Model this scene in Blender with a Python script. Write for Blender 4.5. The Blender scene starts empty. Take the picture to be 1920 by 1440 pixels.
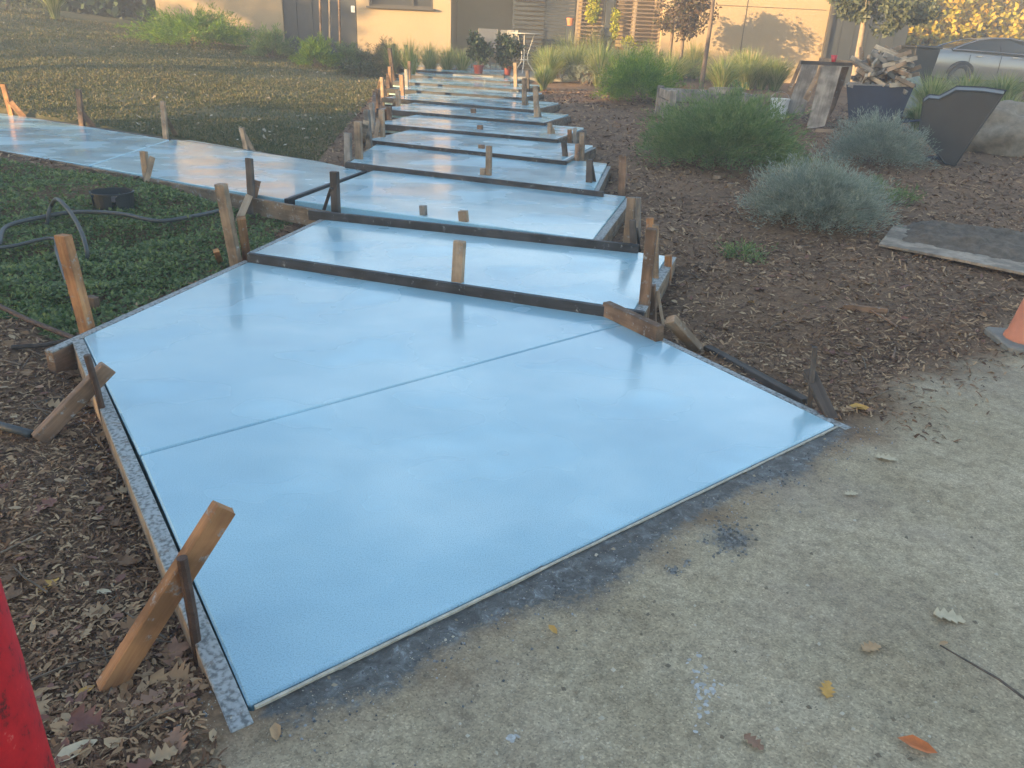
import bpy, bmesh, math, random
import numpy as np
from mathutils import Vector, Matrix
R_ = math.radians
random.seed(5); rng = np.random.default_rng(11)
SC = bpy.context.scene; COL = SC.collection

# ------------------------------------------------------------------ camera
FPX, PITCH, ROLL, EYE = 1442.0, R_(24.27), R_(2.72), 1.45
cp, sp_ = math.cos(PITCH), math.sin(PITCH); cr, sr = math.cos(ROLL), math.sin(ROLL)
_f = Vector((0, cp, -sp_)); _u = Vector((0, sp_, cp)); _r = Vector((1, 0, 0))
CR = cr*_r + sr*_u; CU = -sr*_r + cr*_u
cam = bpy.data.cameras.new('camera'); cam.sensor_width = 36; cam.lens = FPX/1920*36
cam.clip_start = .05; cam.clip_end = 600
camo = bpy.data.objects.new('camera', cam); COL.objects.link(camo)
camo.matrix_world = Matrix(((CR.x, CU.x, -_f.x, 0), (CR.y, CU.y, -_f.y, 0), (CR.z, CU.z, -_f.z, EYE), (0, 0, 0, 1)))
SC.camera = camo

# ------------------------------------------------------------------ light
SUN_EL, SUN_AZ = R_(9.0), R_(-122.0)          # azimuth from +Y clockwise: the sun stands low, left and behind
SUNV = Vector((math.sin(SUN_AZ)*math.cos(SUN_EL), math.cos(SUN_AZ)*math.cos(SUN_EL), math.sin(SUN_EL)))
w = bpy.data.worlds.new('World'); SC.world = w; w.use_nodes = True
nt = w.node_tree; nt.nodes.clear()
sky = nt.nodes.new('ShaderNodeTexSky'); sky.sky_type = 'NISHITA'; sky.sun_disc = False
sky.sun_elevation = SUN_EL; sky.sun_rotation = SUN_AZ; sky.air_density = 1.0; sky.dust_density = 1.0; sky.ozone_density = 1.3
bg = nt.nodes.new('ShaderNodeBackground'); bg.inputs[1].default_value = .15
wo = nt.nodes.new('ShaderNodeOutputWorld')
nt.links.new(sky.outputs[0], bg.inputs[0]); nt.links.new(bg.outputs[0], wo.inputs[0])
sl = bpy.data.lights.new('sun', 'SUN'); sl.energy = 5.0; sl.angle = R_(.53); sl.color = (1, .66, .30)
slo = bpy.data.objects.new('sun', sl); COL.objects.link(slo)
slo.rotation_euler = SUNV.to_track_quat('Z', 'Y').to_euler()
SC.view_settings.view_transform = 'Standard'; SC.view_settings.look = 'None'
SC.view_settings.gamma = 1; SC.view_settings.use_curve_mapping = False
SC.view_settings.exposure = 2.15
SC.render.engine = 'CYCLES'; SC.cycles.max_bounces = 6; SC.cycles.diffuse_bounces = 3
SC.cycles.transparent_max_bounces = 8; SC.cycles.volume_bounces = 0
HAZE = .007

# ------------------------------------------------------------------ rays and ground
def ray(u, v):
    return CR*((u-960)/FPX) - CU*((v-720)/FPX) + _f
CAMP = Vector((0, 0, EYE))
def pt(u, v, z):
    d = ray(u, v); return CAMP + d*((z-EYE)/d.z)
def atY(u, v, Y):
    d = ray(u, v); return CAMP + d*(Y/d.y)
def atB(u, v, B):
    """where the ray meets the upright plane through B that faces the camera"""
    d = ray(u, v); n = Vector((B.x, B.y, 0)).normalized()
    return CAMP + d*((B-CAMP).dot(n)/d.dot(n))
RISE = .059
TH = R_(-18.8); RD = Vector((math.cos(TH), math.sin(TH), 0)); ND = Vector((-math.sin(TH), math.cos(TH), 0))
def zt(k): return (k-1)*RISE
# treads: front corners as seen, on their own levels
FRONT = {2: ((476, 474), (1190, 580)), 4: ((655, 304), (1114, 357)), 5: ((688, 262), (1054, 301)), 6: ((701, 231), (1040, 261)),
         7: ((711, 204), (1017, 230)), 8: ((721, 183), (995, 206)), 9: ((729, 166), (975, 183)), 10: ((736, 152), (969, 168)),
         11: ((743, 139), (953, 153)), 12: ((752, 129), (942, 142))}
POLY = {}
keys = sorted(FRONT)
for i, k in enumerate(keys):
    a, b = (pt(*FRONT[k][0], zt(k)), pt(*FRONT[k][1], zt(k)))
    POLY[k] = [a, b]
for k in (5, 6, 7, 8, 9, 10, 11):
    a, b = POLY[k]; m = (POLY[k+1][0]+POLY[k+1][1])/2
    D = (m - a).dot(ND) + .10
    POLY[k] = [a, b, b+ND*(D + (a-b).dot(ND)*.5), a+ND*(D + (a-b).dot(ND)*.0)]
a, b = POLY[4]; POLY[4] = [a, b, pt(1138, 311, zt(4)), pt(722, 264, zt(4))]
a, b = POLY[12]; POLY[12] = [a, b, pt(958, 126, zt(12)), pt(785, 115.5, zt(12))]
POLY[2] = [POLY[2][0], POLY[2][1], pt(1252, 480, zt(2)), pt(634, 400, zt(2))]
POLY[3] = [pt(552, 375, zt(3)), pt(1112, 449, zt(3)), pt(1173, 371, zt(3)), pt(700, 322, zt(3))]
SIDE = [pt(-500, 180, zt(3)), pt(-500, 198, zt(3)), pt(540, 373.5, zt(3)), pt(690, 321, zt(3)), pt(604, 303, zt(3))]
SIDE = [pt(-420, 214, zt(3)), pt(0, 281.5, zt(3)), pt(360, 345, zt(3)), pt(541, 374, zt(3)), pt(688, 321, zt(3)), pt(610, 305, zt(3)), pt(360, 263, zt(3)), pt(0, 212, zt(3)), pt(-420, 152, zt(3))]
POLY[1] = [pt(157, 632, 0), pt(465, 1322, 0), pt(1566, 796, 0), pt(1172, 606, 0), pt(1120, 588, 0), pt(470, 489, 0)]
DA, DB = pt(440, 1345, 0), pt(1600, 783, 0)                     # driveway edge
DD = (DB-DA).normalized(); DN = Vector((-DD.y, DD.x, 0))         # DN points up the garden
ALLP = list(POLY.values()) + [SIDE]

def poly_dist(P, X, Y):
    """signed distance, negative inside"""
    n = len(P); d = np.full(X.shape, 1e9); ins = np.zeros(X.shape, bool)
    for i in range(n):
        a, b = P[i], P[(i+1) % n]
        ex, ey = b.x-a.x, b.y-a.y; L = ex*ex+ey*ey
        t = np.clip(((X-a.x)*ex+(Y-a.y)*ey)/L, 0, 1)
        d = np.minimum(d, np.hypot(X-a.x-t*ex, Y-a.y-t*ey))
        c = (a.y > Y) != (b.y > Y)
        xi = a.x + (Y-a.y)*ex/(ey if abs(ey) > 1e-9 else 1e-9)
        ins ^= c & (X < xi)
    return np.where(ins, -d, d)
def sm(t): t = np.clip(t, 0, 1); return t*t*(3-2*t)
def vnoise(X, Y, s, seed=0):
    X = np.asarray(X, float)/s; Y = np.asarray(Y, float)/s
    xi, yi = np.floor(X), np.floor(Y); fx, fy = X-xi, Y-yi
    def h(i, j):
        q = np.sin(i*127.1+j*311.7+seed*74.7)*43758.5453; return q-np.floor(q)
    fx, fy = fx*fx*(3-2*fx), fy*fy*(3-2*fy)
    return (h(xi, yi)*(1-fx)+h(xi+1, yi)*fx)*(1-fy)+(h(xi, yi+1)*(1-fx)+h(xi+1, yi+1)*fx)*fy
PL0, PL1 = POLY[2][0], POLY[11][0]
def left_of_path(X, Y):
    """metres left of the path's left edge"""
    ex, ey = PL1.x-PL0.x, PL1.y-PL0.y; L = math.hypot(ex, ey)
    return -((X-PL0.x)*ey-(Y-PL0.y)*ex)/L
def drive_d(X, Y): return (X-DA.x)*DN.x + (Y-DA.y)*DN.y
def H0(X, Y):
    s = X*ND.x+Y*ND.y
    z = np.interp(s, [-9, 4.2, 7.2, 17.5, 22, 200], [-.07, -.07, .05, .56, .64, .64])
    l = left_of_path(X, Y)
    z = z + .085*np.clip(l-.8, 0, 16)*sm((s-7.0)/8)
    z = z - .045*sm(l/.5)*sm((7-s)/3)
    z = z + .12*sm(1-poly_dist(SIDE, X, Y)/2.2)*sm((l-.25)/1.3)*sm((6.9-s)/.5)
    k = sm((.38-drive_d(X, Y))/.34)
    return z*(1-k) + (-.004)*k
def HV(X, Y, fine=True):
    X = np.asarray(X, float); Y = np.asarray(Y, float)
    z = H0(X, Y)
    dd = drive_d(X, Y)
    g = sm((dd-.10)/.3)
    z = z + g*(.05*(vnoise(X, Y, .9, 1)-.5) + .025*(vnoise(X, Y, .22, 2)-.5))
    z = z + (1-g)*.006*(vnoise(X, Y, .12, 3)-.5)
    for P in ALLP:
        d = poly_dist(P, X, Y); zl = sum(p.z for p in P)/len(P)
        z = z - (.0 if P is SIDE else .05)*g*np.exp(-(np.maximum(d, 0)/.16)**2)
        z = np.where(d < .045*g, np.minimum(z, zl-.17), z)
    return z
def hz(x, y): return float(HV(np.array([x]), np.array([y]))[0])
def gp(u, v):
    z = 0.1
    for _ in range(14):
        p = pt(u, v, min(z, EYE-.05)); z2 = float(H0(np.array([p.x]), np.array([p.y]))[0]); z = z*.4+z2*.6
    return pt(u, v, min(z, EYE-.05))

# ------------------------------------------------------------------ object helpers
def tag(o, label=None, cat=None, group=None, kind=None):
    if label: o['label'] = label
    if cat: o['category'] = cat
    if group: o['group'] = group
    if kind: o['kind'] = kind
    return o
def empty(name, loc=(0, 0, 0), rz=0, **k):
    o = bpy.data.objects.new(name, None); COL.objects.link(o); o.location = loc; o.rotation_euler = (0, 0, rz); o.empty_display_size = .1
    return tag(o, **k)
def link(name, me, parent=None, loc=None, **k):
    o = bpy.data.objects.new(name, me); COL.objects.link(o)
    if parent is not None: o.parent = parent
    if loc is not None: o.location = loc
    return tag(o, **k)
class MB:
    def __init__(s): s.v = []; s.f = []
    def add(s, vs, fs):
        n = len(s.v); s.v += [tuple(x) for x in vs]; s.f += [tuple(i+n for i in f) for f in fs]; return s
    def box(s, c, d, rz=0, M=None):
        x, y, z = d[0]/2, d[1]/2, d[2]/2
        vs = [Vector((i*x, j*y, k*z)) for k in (-1, 1) for j in (-1, 1) for i in (-1, 1)]
        m = M if M is not None else Matrix.Rotation(rz, 3, 'Z')
        return s.add([m @ q + Vector(c) for q in vs], [(0, 2, 3, 1), (4, 5, 7, 6), (0, 1, 5, 4), (2, 6, 7, 3), (0, 4, 6, 2), (1, 3, 7, 5)])
    def bar(s, a, b, w, t, up=None):
        a, b = Vector(a), Vector(b); d = (b-a); L = d.length; d = d/L
        up = Vector(up) if up is not None else (Vector((0, 0, 1)) if abs(d.z) < .9 else Vector((0, 1, 0)))
        x = up.cross(d).normalized(); y = d.cross(x)
        M = Matrix((x, y, d)).transposed()
        return s.box((a+b)/2, (w, t, L), M=M)
    def prism(s, P, z0, z1):
        n = len(P)
        A = sum((P[i].x*P[(i+1) % n].y-P[(i+1) % n].x*P[i].y) for i in range(n))
        if A < 0: P = P[::-1]
        vs = [(p.x, p.y, z0) for p in P]+[(p.x, p.y, z1) for p in P]
        return s.add(vs, [tuple(range(n))[::-1], tuple(range(n, 2*n))]+[(i, (i+1) % n, n+(i+1) % n, n+i) for i in range(n)])
    def tube(s, pts, r, n=8, cap=True):
        pts = [Vector(p) for p in pts]; m = len(pts); rr = r if isinstance(r, (list, tuple)) else [r]*m
        vs = []; px = None
        for i, p in enumerate(pts):
            d = (pts[min(i+1, m-1)]-pts[max(i-1, 0)]).normalized()
            if px is None: px = d.orthogonal().normalized()
            px = (px-d*px.dot(d)).normalized(); py = d.cross(px)
            for j in range(n):
                a = 2*math.pi*j/n; vs.append(p+(px*math.cos(a)+py*math.sin(a))*rr[i])
        fs = [(i*n+j, i*n+(j+1) % n, (i+1)*n+(j+1) % n, (i+1)*n+j) for i in range(m-1) for j in range(n)]
        if cap: fs += [tuple(range(n))[::-1], tuple(range((m-1)*n, m*n))]
        return s.add(vs, fs)
    def lathe(s, prof, n=24, c=(0, 0, 0)):
        vs = [(c[0]+r*math.cos(2*math.pi*j/n), c[1]+r*math.sin(2*math.pi*j/n), c[2]+z) for r, z in prof for j in range(n)]
        fs = [(i*n+j, i*n+(j+1) % n, (i+1)*n+(j+1) % n, (i+1)*n+j) for i in range(len(prof)-1) for j in range(n)]
        return s.add(vs, fs)
    def mesh(s, name, mat, smooth=False, bevel=0):
        me = bpy.data.meshes.new(name); me.from_pydata(s.v, [], s.f)
        if bevel:
            bm = bmesh.new(); bm.from_mesh(me)
            bmesh.ops.bevel(bm, geom=[e for e in bm.edges if e.is_manifold and e.calc_face_angle(0) > .5], offset=bevel, segments=1, affect='EDGES')
            bm.to_mesh(me); bm.free()
        if mat: me.materials.append(mat)
        if smooth:
            me.shade_smooth()
        return me
    def build(s, name, mat, parent=None, smooth=False, bevel=0, **k):
        return link(name, s.mesh(name, mat, smooth, bevel), parent, **k)
def np_mesh(name, V, F, mat):
    V = np.ascontiguousarray(V, dtype=np.float32); F = np.ascontiguousarray(F, dtype=np.int32)
    k = F.shape[1]; me = bpy.data.meshes.new(name)
    me.vertices.add(len(V)); me.vertices.foreach_set('co', V.ravel())
    me.loops.add(F.size); me.loops.foreach_set('vertex_index', F.ravel())
    me.polygons.add(len(F)); me.polygons.foreach_set('loop_start', np.arange(0, F.size, k, dtype=np.int32))
    me.polygons.foreach_set('loop_total', np.full(len(F), k, dtype=np.int32))
    me.update(calc_edges=True); me.validate()
    if mat: me.materials.append(mat)
    return me

# ------------------------------------------------------------------ materials
def mat(name):
    m = bpy.data.materials.new(name); m.use_nodes = True
    n = m.node_tree.nodes; return m, n, m.node_tree.links, n['Principled BSDF']
def N(n, t, **k):
    x = n.new(t)
    for a, b in k.items():
        if a.startswith('i_'): x.inputs[a[2:].replace('_', ' ')].default_value = b
        else: setattr(x, a, b)
    return x
def ramp(n, stops, interp='LINEAR'):
    r = n.new('ShaderNodeValToRGB'); r.color_ramp.interpolation = interp
    e = r.color_ramp.elements
    while len(e) < len(stops): e.new(.5)
    for i, (p, c) in enumerate(stops):
        e[i].position = p; e[i].color = (*c, 1) if len(c) == 3 else c
    return r
def g3(v): return (v, v, v)
def basic(name, col, rough=.6, metal=0, scale=6, var=.25, bump=.1, coord='Object', spec=.5):
    m, n, l, b = mat(name)
    tc = n.new('ShaderNodeTexCoord'); no = N(n, 'ShaderNodeTexNoise', i_Scale=scale, i_Detail=6.0, i_Roughness=.65)
    l.new(tc.outputs[coord], no.inputs['Vector'])
    r = ramp(n, [(.25, tuple(c*(1-var) for c in col)), (.75, tuple(min(1, c*(1+var)) for c in col))])
    l.new(no.outputs['Fac'], r.inputs[0]); l.new(r.outputs[0], b.inputs['Base Color'])
    b.inputs['Roughness'].default_value = rough; b.inputs['Metallic'].default_value = metal; b.inputs['Specular IOR Level'].default_value = spec
    if bump:
        bp = N(n, 'ShaderNodeBump', i_Strength=bump, i_Distance=.02); n2 = N(n, 'ShaderNodeTexNoise', i_Scale=scale*8, i_Detail=4.0)
        l.new(tc.outputs[coord], n2.inputs['Vector']); l.new(n2.outputs['Fac'], bp.inputs['Height']); l.new(bp.outputs[0], b.inputs['Normal'])
    return m
def wood(name, dark, light, rough=.75, cement=0):
    m, n, l, b = mat(name)
    tc = n.new('ShaderNodeTexCoord'); oi = n.new('ShaderNodeObjectInfo')
    mp = n.new('ShaderNodeMapping'); mp.inputs['Scale'].default_value = (26, 26, 1.6)
    ad = N(n, 'ShaderNodeVectorMath', operation='ADD'); sc = N(n, 'ShaderNodeMath', operation='MULTIPLY'); sc.inputs[1].default_value = 37
    l.new(oi.outputs['Random'], sc.inputs[0]); l.new(tc.outputs['Object'], ad.inputs[0]); l.new(sc.outputs[0], ad.inputs[1]); l.new(ad.outputs[0], mp.inputs['Vector'])
    no = N(n, 'ShaderNodeTexNoise', i_Scale=1.0, i_Detail=8.0, i_Roughness=.7, i_Distortion=.6); l.new(mp.outputs[0], no.inputs['Vector'])
    r = ramp(n, [(.3, dark), (.52, tuple((a+c)/2 for a, c in zip(dark, light))), (.72, light)]); l.new(no.outputs['Fac'], r.inputs[0])
    st = N(n, 'ShaderNodeTexNoise', i_Scale=7.0, i_Detail=5.0); l.new(ad.outputs[0], st.inputs['Vector'])
    r2 = ramp(n, [(.38, g3(.55)), (.6, g3(1.05))]); l.new(st.outputs['Fac'], r2.inputs[0])
    hv = N(n, 'ShaderNodeMapRange'); hv.inputs['To Min'].default_value = .72; hv.inputs['To Max'].default_value = 1.25; l.new(oi.outputs['Random'], hv.inputs['Value'])
    m1 = N(n, 'ShaderNodeMix', data_type='RGBA', blend_type='MULTIPLY'); m1.inputs[0].default_value = 1
    l.new(r.outputs[0], m1.inputs[6]); l.new(r2.outputs[0], m1.inputs[7])
    m2 = N(n, 'ShaderNodeMix', data_type='RGBA', blend_type='MULTIPLY'); m2.inputs[0].default_value = 1
    l.new(m1.outputs[2], m2.inputs[6]); l.new(hv.outputs[0], m2.inputs[7])
    out = m2.outputs[2]
    if cement:
        cn = N(n, 'ShaderNodeTexNoise', i_Scale=24.0, i_Detail=8.0, i_Roughness=.7); l.new(ad.outputs[0], cn.inputs['Vector'])
        cf = ramp(n, [(.30+cement*.22, g3(1)), (.40+cement*.22, g3(0))]); l.new(cn.outputs['Fac'], cf.inputs[0])
        fs = N(n, 'ShaderNodeTexNoise', i_Scale=70.0, i_Detail=3.0); l.new(ad.outputs[0], fs.inputs['Vector'])
        fr = ramp(n, [(.36, g3(.30)), (.50, g3(.95)), (.62, g3(1.15))]); l.new(fs.outputs['Fac'], fr.inputs[0])
        m3 = N(n, 'ShaderNodeMix', data_type='RGBA', blend_type='MULTIPLY'); m3.inputs[0].default_value = .8; m3.inputs[6].default_value = (.30, .32, .315, 1); l.new(fr.outputs[0], m3.inputs[7])
        m4 = N(n, 'ShaderNodeMix', data_type='RGBA'); l.new(cf.outputs[0], m4.inputs[0]); l.new(out, m4.inputs[6]); l.new(m3.outputs[2], m4.inputs[7])
        out = m4.outputs[2]
    l.new(out, b.inputs['Base Color']); b.inputs['Roughness'].default_value = rough; b.inputs['Specular IOR Level'].default_value = .3
    bp = N(n, 'ShaderNodeBump', i_Strength=.25, i_Distance=.004); l.new(no.outputs['Fac'], bp.inputs['Height']); l.new(bp.outputs[0], b.inputs['Normal'])
    return m
def leaf(name, cols, rough=.55, trans=.35, tint=None):
    m, n, l, b = mat(name)
    ge = n.new('ShaderNodeNewGeometry')
    k = len(cols); r = ramp(n, [((i+.5)/k, c) for i, c in enumerate(cols)]); l.new(ge.outputs['Random Per Island'], r.inputs[0])
    l.new(r.outputs[0], b.inputs['Base Color']); b.inputs['Roughness'].default_value = rough; b.inputs['Specular IOR Level'].default_value = .35
    if trans:
        tr = n.new('ShaderNodeBsdfTranslucent'); mx = n.new('ShaderNodeMixShader'); mx.inputs[0].default_value = trans
        hs = N(n, 'ShaderNodeHueSaturation', i_Saturation=1.15, i_Value=1.3); l.new(r.outputs[0], hs.inputs['Color']); l.new(hs.outputs[0], tr.inputs[0])
        l.new(b.outputs[0], mx.inputs[1]); l.new(tr.outputs[0], mx.inputs[2]); l.new(mx.outputs[0], n['Material Output'].inputs[0])
    return m
W_ORANGE = wood('wood_orange', (.24, .11, .05), (.50, .27, .12), cement=.10)
W_TAN = wood('wood_tan', (.24, .165, .105), (.46, .34, .23), cement=.10)
W_PALE = wood('wood_pale', (.48, .39, .28), (.74, .63, .48))
W_BROWN = wood('wood_brown', (.13, .08, .05), (.30, .19, .12), cement=.10)
W_DARK = wood('wood_dark', (.05, .045, .04), (.15, .12, .10))
W_GREY = wood('wood_grey', (.18, .165, .145), (.36, .33, .29))
W_FORM = wood('wood_form', (.12, .09, .06), (.30, .22, .15), cement=.25)
W_RISER = wood('wood_riser', (.022, .025, .028), (.065, .065, .068), cement=.02, rough=.55)
W_CEM = wood('wood_cement', (.20, .18, .15), (.34, .30, .25), cement=1.1)
STEEL = basic('rusty_steel', (.10, .065, .05), .6, .6, 30, .4, .3)
BLACKP = basic('black_plastic', (.025, .028, .030), .45, 0, 5, .3, .05)
HOSE = basic('hose_rubber', (.055, .06, .06), .5, 0, 8, .3, .1)
SOIL = basic('soil', (.07, .05, .038), .95, 0, 9, .5, .6)
STUCCO = basic('stucco', (.37, .28, .175), .85, 0, 1.2, .07, .25)
STUCCO2 = basic('stucco_grey', (.36, .34, .32), .85, 0, 1.2, .06, .2)
DARKP = basic('dark_panel', (.035, .042, .05), .55, 0, 2, .15, .03)
FRAMEM = basic('frame_dark', (.06, .055, .05), .5, 0, 4, .2, .05)
ROOFM = basic('roof_membrane', (.16, .14, .13), .8, 0, 3, .2, .1)
SLATM = basic('slat_wood', (.15, .11, .08), .7, 0, 9, .3, .1)
TERRA = basic('terracotta', (.52, .17, .07), .7, 0, 5, .15, .1)
REDPOT = basic('red_pot', (.24, .04, .03), .45, 0, 5, .15, .05)
WHITEP = basic('white_plastic', (.72, .72, .70), .5, 0, 8, .06, .05)
TABLEP = basic('table_paint', (.66, .62, .54), .5, 0, 6, .08, .05)
METALP = basic('pale_metal', (.42, .40, .37), .4, .7, 6, .1, .05)
BARK = basic('bark', (.17, .125, .09), .9, 0, 14, .4, .6)
BARK2 = basic('bark_pale', (.27, .21, .15), .9, 0, 14, .3, .5)
ROCK = basic('rock', (.24, .20, .15), .9, 0, 5, .4, .6)
BLUEP = basic('blue_steel', (.012, .02, .045), .6, 0, 7, .35, .1)
GREYBAG = basic('grey_sheet', (.20, .23, .20), .45, 0, 5, .25, .1)
CARP = basic('car_paint', (.36, .35, .32), .28, .55, 2, .03, 0)
RUBBER = basic('tyre_rubber', (.03, .03, .03), .8, 0, 9, .2, .2)
CHROME = basic('chrome', (.6, .6, .58), .15, 1, 3, .03, 0)
CUPRED = basic('red_cup', (.45, .03, .04), .4, 0, 6, .1, .02)
SKIN = basic('skin', (.46, .20, .12), .5, 0, 20, .12, .08)
CLOTH = basic('cloth', (.07, .08, .10), .9, 0, 30, .2, .2)
CLOTH2 = basic('cloth_grey', (.22, .22, .21), .9, 0, 30, .2, .2)
SANDAL = basic('sandal_foam', (.15, .14, .125), .7, 0, 18, .2, .2)
MORTAR = basic('mortar', (.15, .118, .085), .95, 0, 14, .5, 1.0)
PLY = wood('plywood', (.24, .19, .14), (.40, .33, .25))
CREAM = basic('expansion_strip', (.46, .43, .35), .8, 0, 30, .35, .4)
YELLOW = basic('yellow_leaf', (.55, .40, .06), .5, 0, 10, .15, .1)
m, n, l, b = mat('glass'); b.inputs['Base Color'].default_value = (.05, .055, .06, 1); b.inputs['Roughness'].default_value = .06; GLASS = m
m, n, l, b = mat('car_glass'); b.inputs['Base Color'].default_value = (.03, .035, .03, 1); b.inputs['Roughness'].default_value = .05; CARGLASS = m

# red painted post with scuffs
m, n, l, b = mat('red_paint'); RED = m
tc = n.new('ShaderNodeTexCoord'); mp = n.new('ShaderNodeMapping'); mp.inputs['Scale'].default_value = (30, 30, 22)
l.new(tc.outputs['Object'], mp.inputs[0]); no = N(n, 'ShaderNodeTexNoise', i_Scale=1.0, i_Detail=7.0, i_Roughness=.75); l.new(mp.outputs[0], no.inputs['Vector'])
r = ramp(n, [(.34, (.06, .015, .015)), (.43, (.36, .012, .018)), (.62, (.46, .014, .02)), (.70, (.50, .18, .15))]); l.new(no.outputs['Fac'], r.inputs[0]); l.new(r.outputs[0], b.inputs['Base Color'])
b.inputs['Roughness'].default_value = .6; b.inputs['Specular IOR Level'].default_value = .2

# fresh cool grey concrete; reflected sky blue and cloud mottling painted into base colour
def concrete(name):
    m, n, l, b = mat(name)
    ge = n.new('ShaderNodeNewGeometry'); P = ge.outputs['Position']
    mp = n.new('ShaderNodeMapping'); mp.inputs['Rotation'].default_value = (0, 0, -TH); mp.inputs['Scale'].default_value = (.8, 1.1, 1); l.new(P, mp.inputs[0])
    n1 = N(n, 'ShaderNodeTexNoise', i_Scale=1.1, i_Detail=5.0, i_Roughness=.5, i_Distortion=.2); l.new(mp.outputs[0], n1.inputs['Vector'])
    n2 = N(n, 'ShaderNodeTexNoise', i_Scale=2.4, i_Detail=2.2, i_Roughness=.45, i_Distortion=.1); l.new(mp.outputs[0], n2.inputs['Vector'])
    n3 = N(n, 'ShaderNodeTexNoise', i_Scale=260.0, i_Detail=2.0); l.new(P, n3.inputs['Vector'])
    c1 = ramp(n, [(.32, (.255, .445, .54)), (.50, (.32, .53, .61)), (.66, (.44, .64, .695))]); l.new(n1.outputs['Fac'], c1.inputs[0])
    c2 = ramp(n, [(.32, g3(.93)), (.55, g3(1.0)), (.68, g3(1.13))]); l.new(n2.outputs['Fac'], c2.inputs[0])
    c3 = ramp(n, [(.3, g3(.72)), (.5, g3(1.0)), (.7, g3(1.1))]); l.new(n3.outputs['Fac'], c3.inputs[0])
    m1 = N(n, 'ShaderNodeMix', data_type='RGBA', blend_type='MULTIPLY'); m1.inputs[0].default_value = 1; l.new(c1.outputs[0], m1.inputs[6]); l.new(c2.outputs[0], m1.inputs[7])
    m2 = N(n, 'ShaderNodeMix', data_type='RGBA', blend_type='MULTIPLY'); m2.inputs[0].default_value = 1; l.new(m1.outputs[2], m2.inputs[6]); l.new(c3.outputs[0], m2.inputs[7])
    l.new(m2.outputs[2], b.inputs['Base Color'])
    rr = ramp(n, [(.34, g3(.13)), (.50, g3(.22)), (.62, g3(.36))]); l.new(n2.outputs['Fac'], rr.inputs[0]); l.new(rr.outputs[0], b.inputs['Roughness'])
    b.inputs['Specular IOR Level'].default_value = .62
    b.inputs['Coat Weight'].default_value = .4
    cr_ = ramp(n, [(.4, g3(.025)), (.6, g3(.12))]); l.new(n1.outputs['Fac'], cr_.inputs[0]); l.new(cr_.outputs[0], b.inputs['Coat Roughness'])
    bp = N(n, 'ShaderNodeBump', i_Strength=.10, i_Distance=.003); l.new(n3.outputs['Fac'], bp.inputs['Height'])
    bp2 = N(n, 'ShaderNodeBump', i_Strength=.03, i_Distance=.02); l.new(n2.outputs['Fac'], bp2.inputs['Height']); l.new(bp.outputs[0], bp2.inputs['Normal']); l.new(bp2.outputs[0], b.inputs['Normal'])
    return m
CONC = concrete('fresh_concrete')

# ground: three grounds blended by where they lie, plus the wet cement smear along the slab
m, n, l, b = mat('ground_cover_blend'); GROUND = m
ge = n.new('ShaderNodeNewGeometry'); P = ge.outputs['Position']
at = N(n, 'ShaderNodeAttribute', attribute_name='blend'); sx = n.new('ShaderNodeSeparateColor'); l.new(at.outputs['Color'], sx.inputs[0])
def mixc(f, a, b_, bt='MIX'):
    x = N(n, 'ShaderNodeMix', data_type='RGBA', blend_type=bt)
    for s_, v in ((0, f), (6, a), (7, b_)):
        if hasattr(v, 'links'): l.new(v, x.inputs[s_])
        else: x.inputs[s_].default_value = v
    return x.outputs[2]
def nz(scale, det=6.0, rough=.6, dist=0.):
    x = N(n, 'ShaderNodeTexNoise', i_Scale=scale, i_Detail=det, i_Roughness=rough, i_Distortion=dist); l.new(P, x.inputs['Vector']); return x.outputs['Fac']
def rp(f, st):
    r = ramp(n, st); l.new(f, r.inputs[0]); return r.outputs[0]
# driveway: worn gravelly surface
vo = N(n, 'ShaderNodeTexVoronoi', i_Scale=210.0); l.new(P, vo.inputs['Vector'])
vs2 = n.new('ShaderNodeSeparateColor'); l.new(vo.outputs['Color'], vs2.inputs[0])
dr = rp(nz(2.2, 8, .7), [(.28, (.31, .245, .15)), (.5, (.405, .33, .215)), (.72, (.50, .415, .285))])
dr = mixc(.9, dr, rp(vs2.outputs[0], [(0, g3(.66)), (.55, g3(.98)), (.9, g3(1.1)), (1, g3(1.4))]), 'MULTIPLY')
dr = mixc(.9, dr, rp(nz(22, 6, .75), [(.3, g3(.62)), (.55, g3(1.08))]), 'MULTIPLY')
dr = mixc(rp(nz(3.1, 9, .75, .5), [(.68, g3(0)), (.78, g3(.55))]), dr, (.48, .47, .45, 1))
dr = mixc(rp(nz(1.3, 6, .6), [(.5, g3(0)), (.75, g3(.5))]), dr, (.22, .175, .15, 1))
# bark mulch and soil
mu = rp(nz(38, 7, .75, 1.2), [(.3, (.064, .036, .02)), (.5, (.165, .096, .05)), (.68, (.29, .18, .10))])
mu = mixc(.8, mu, rp(nz(1.4, 6, .6), [(.3, g3(.65)), (.65, g3(1.25))]), 'MULTIPLY')
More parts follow.
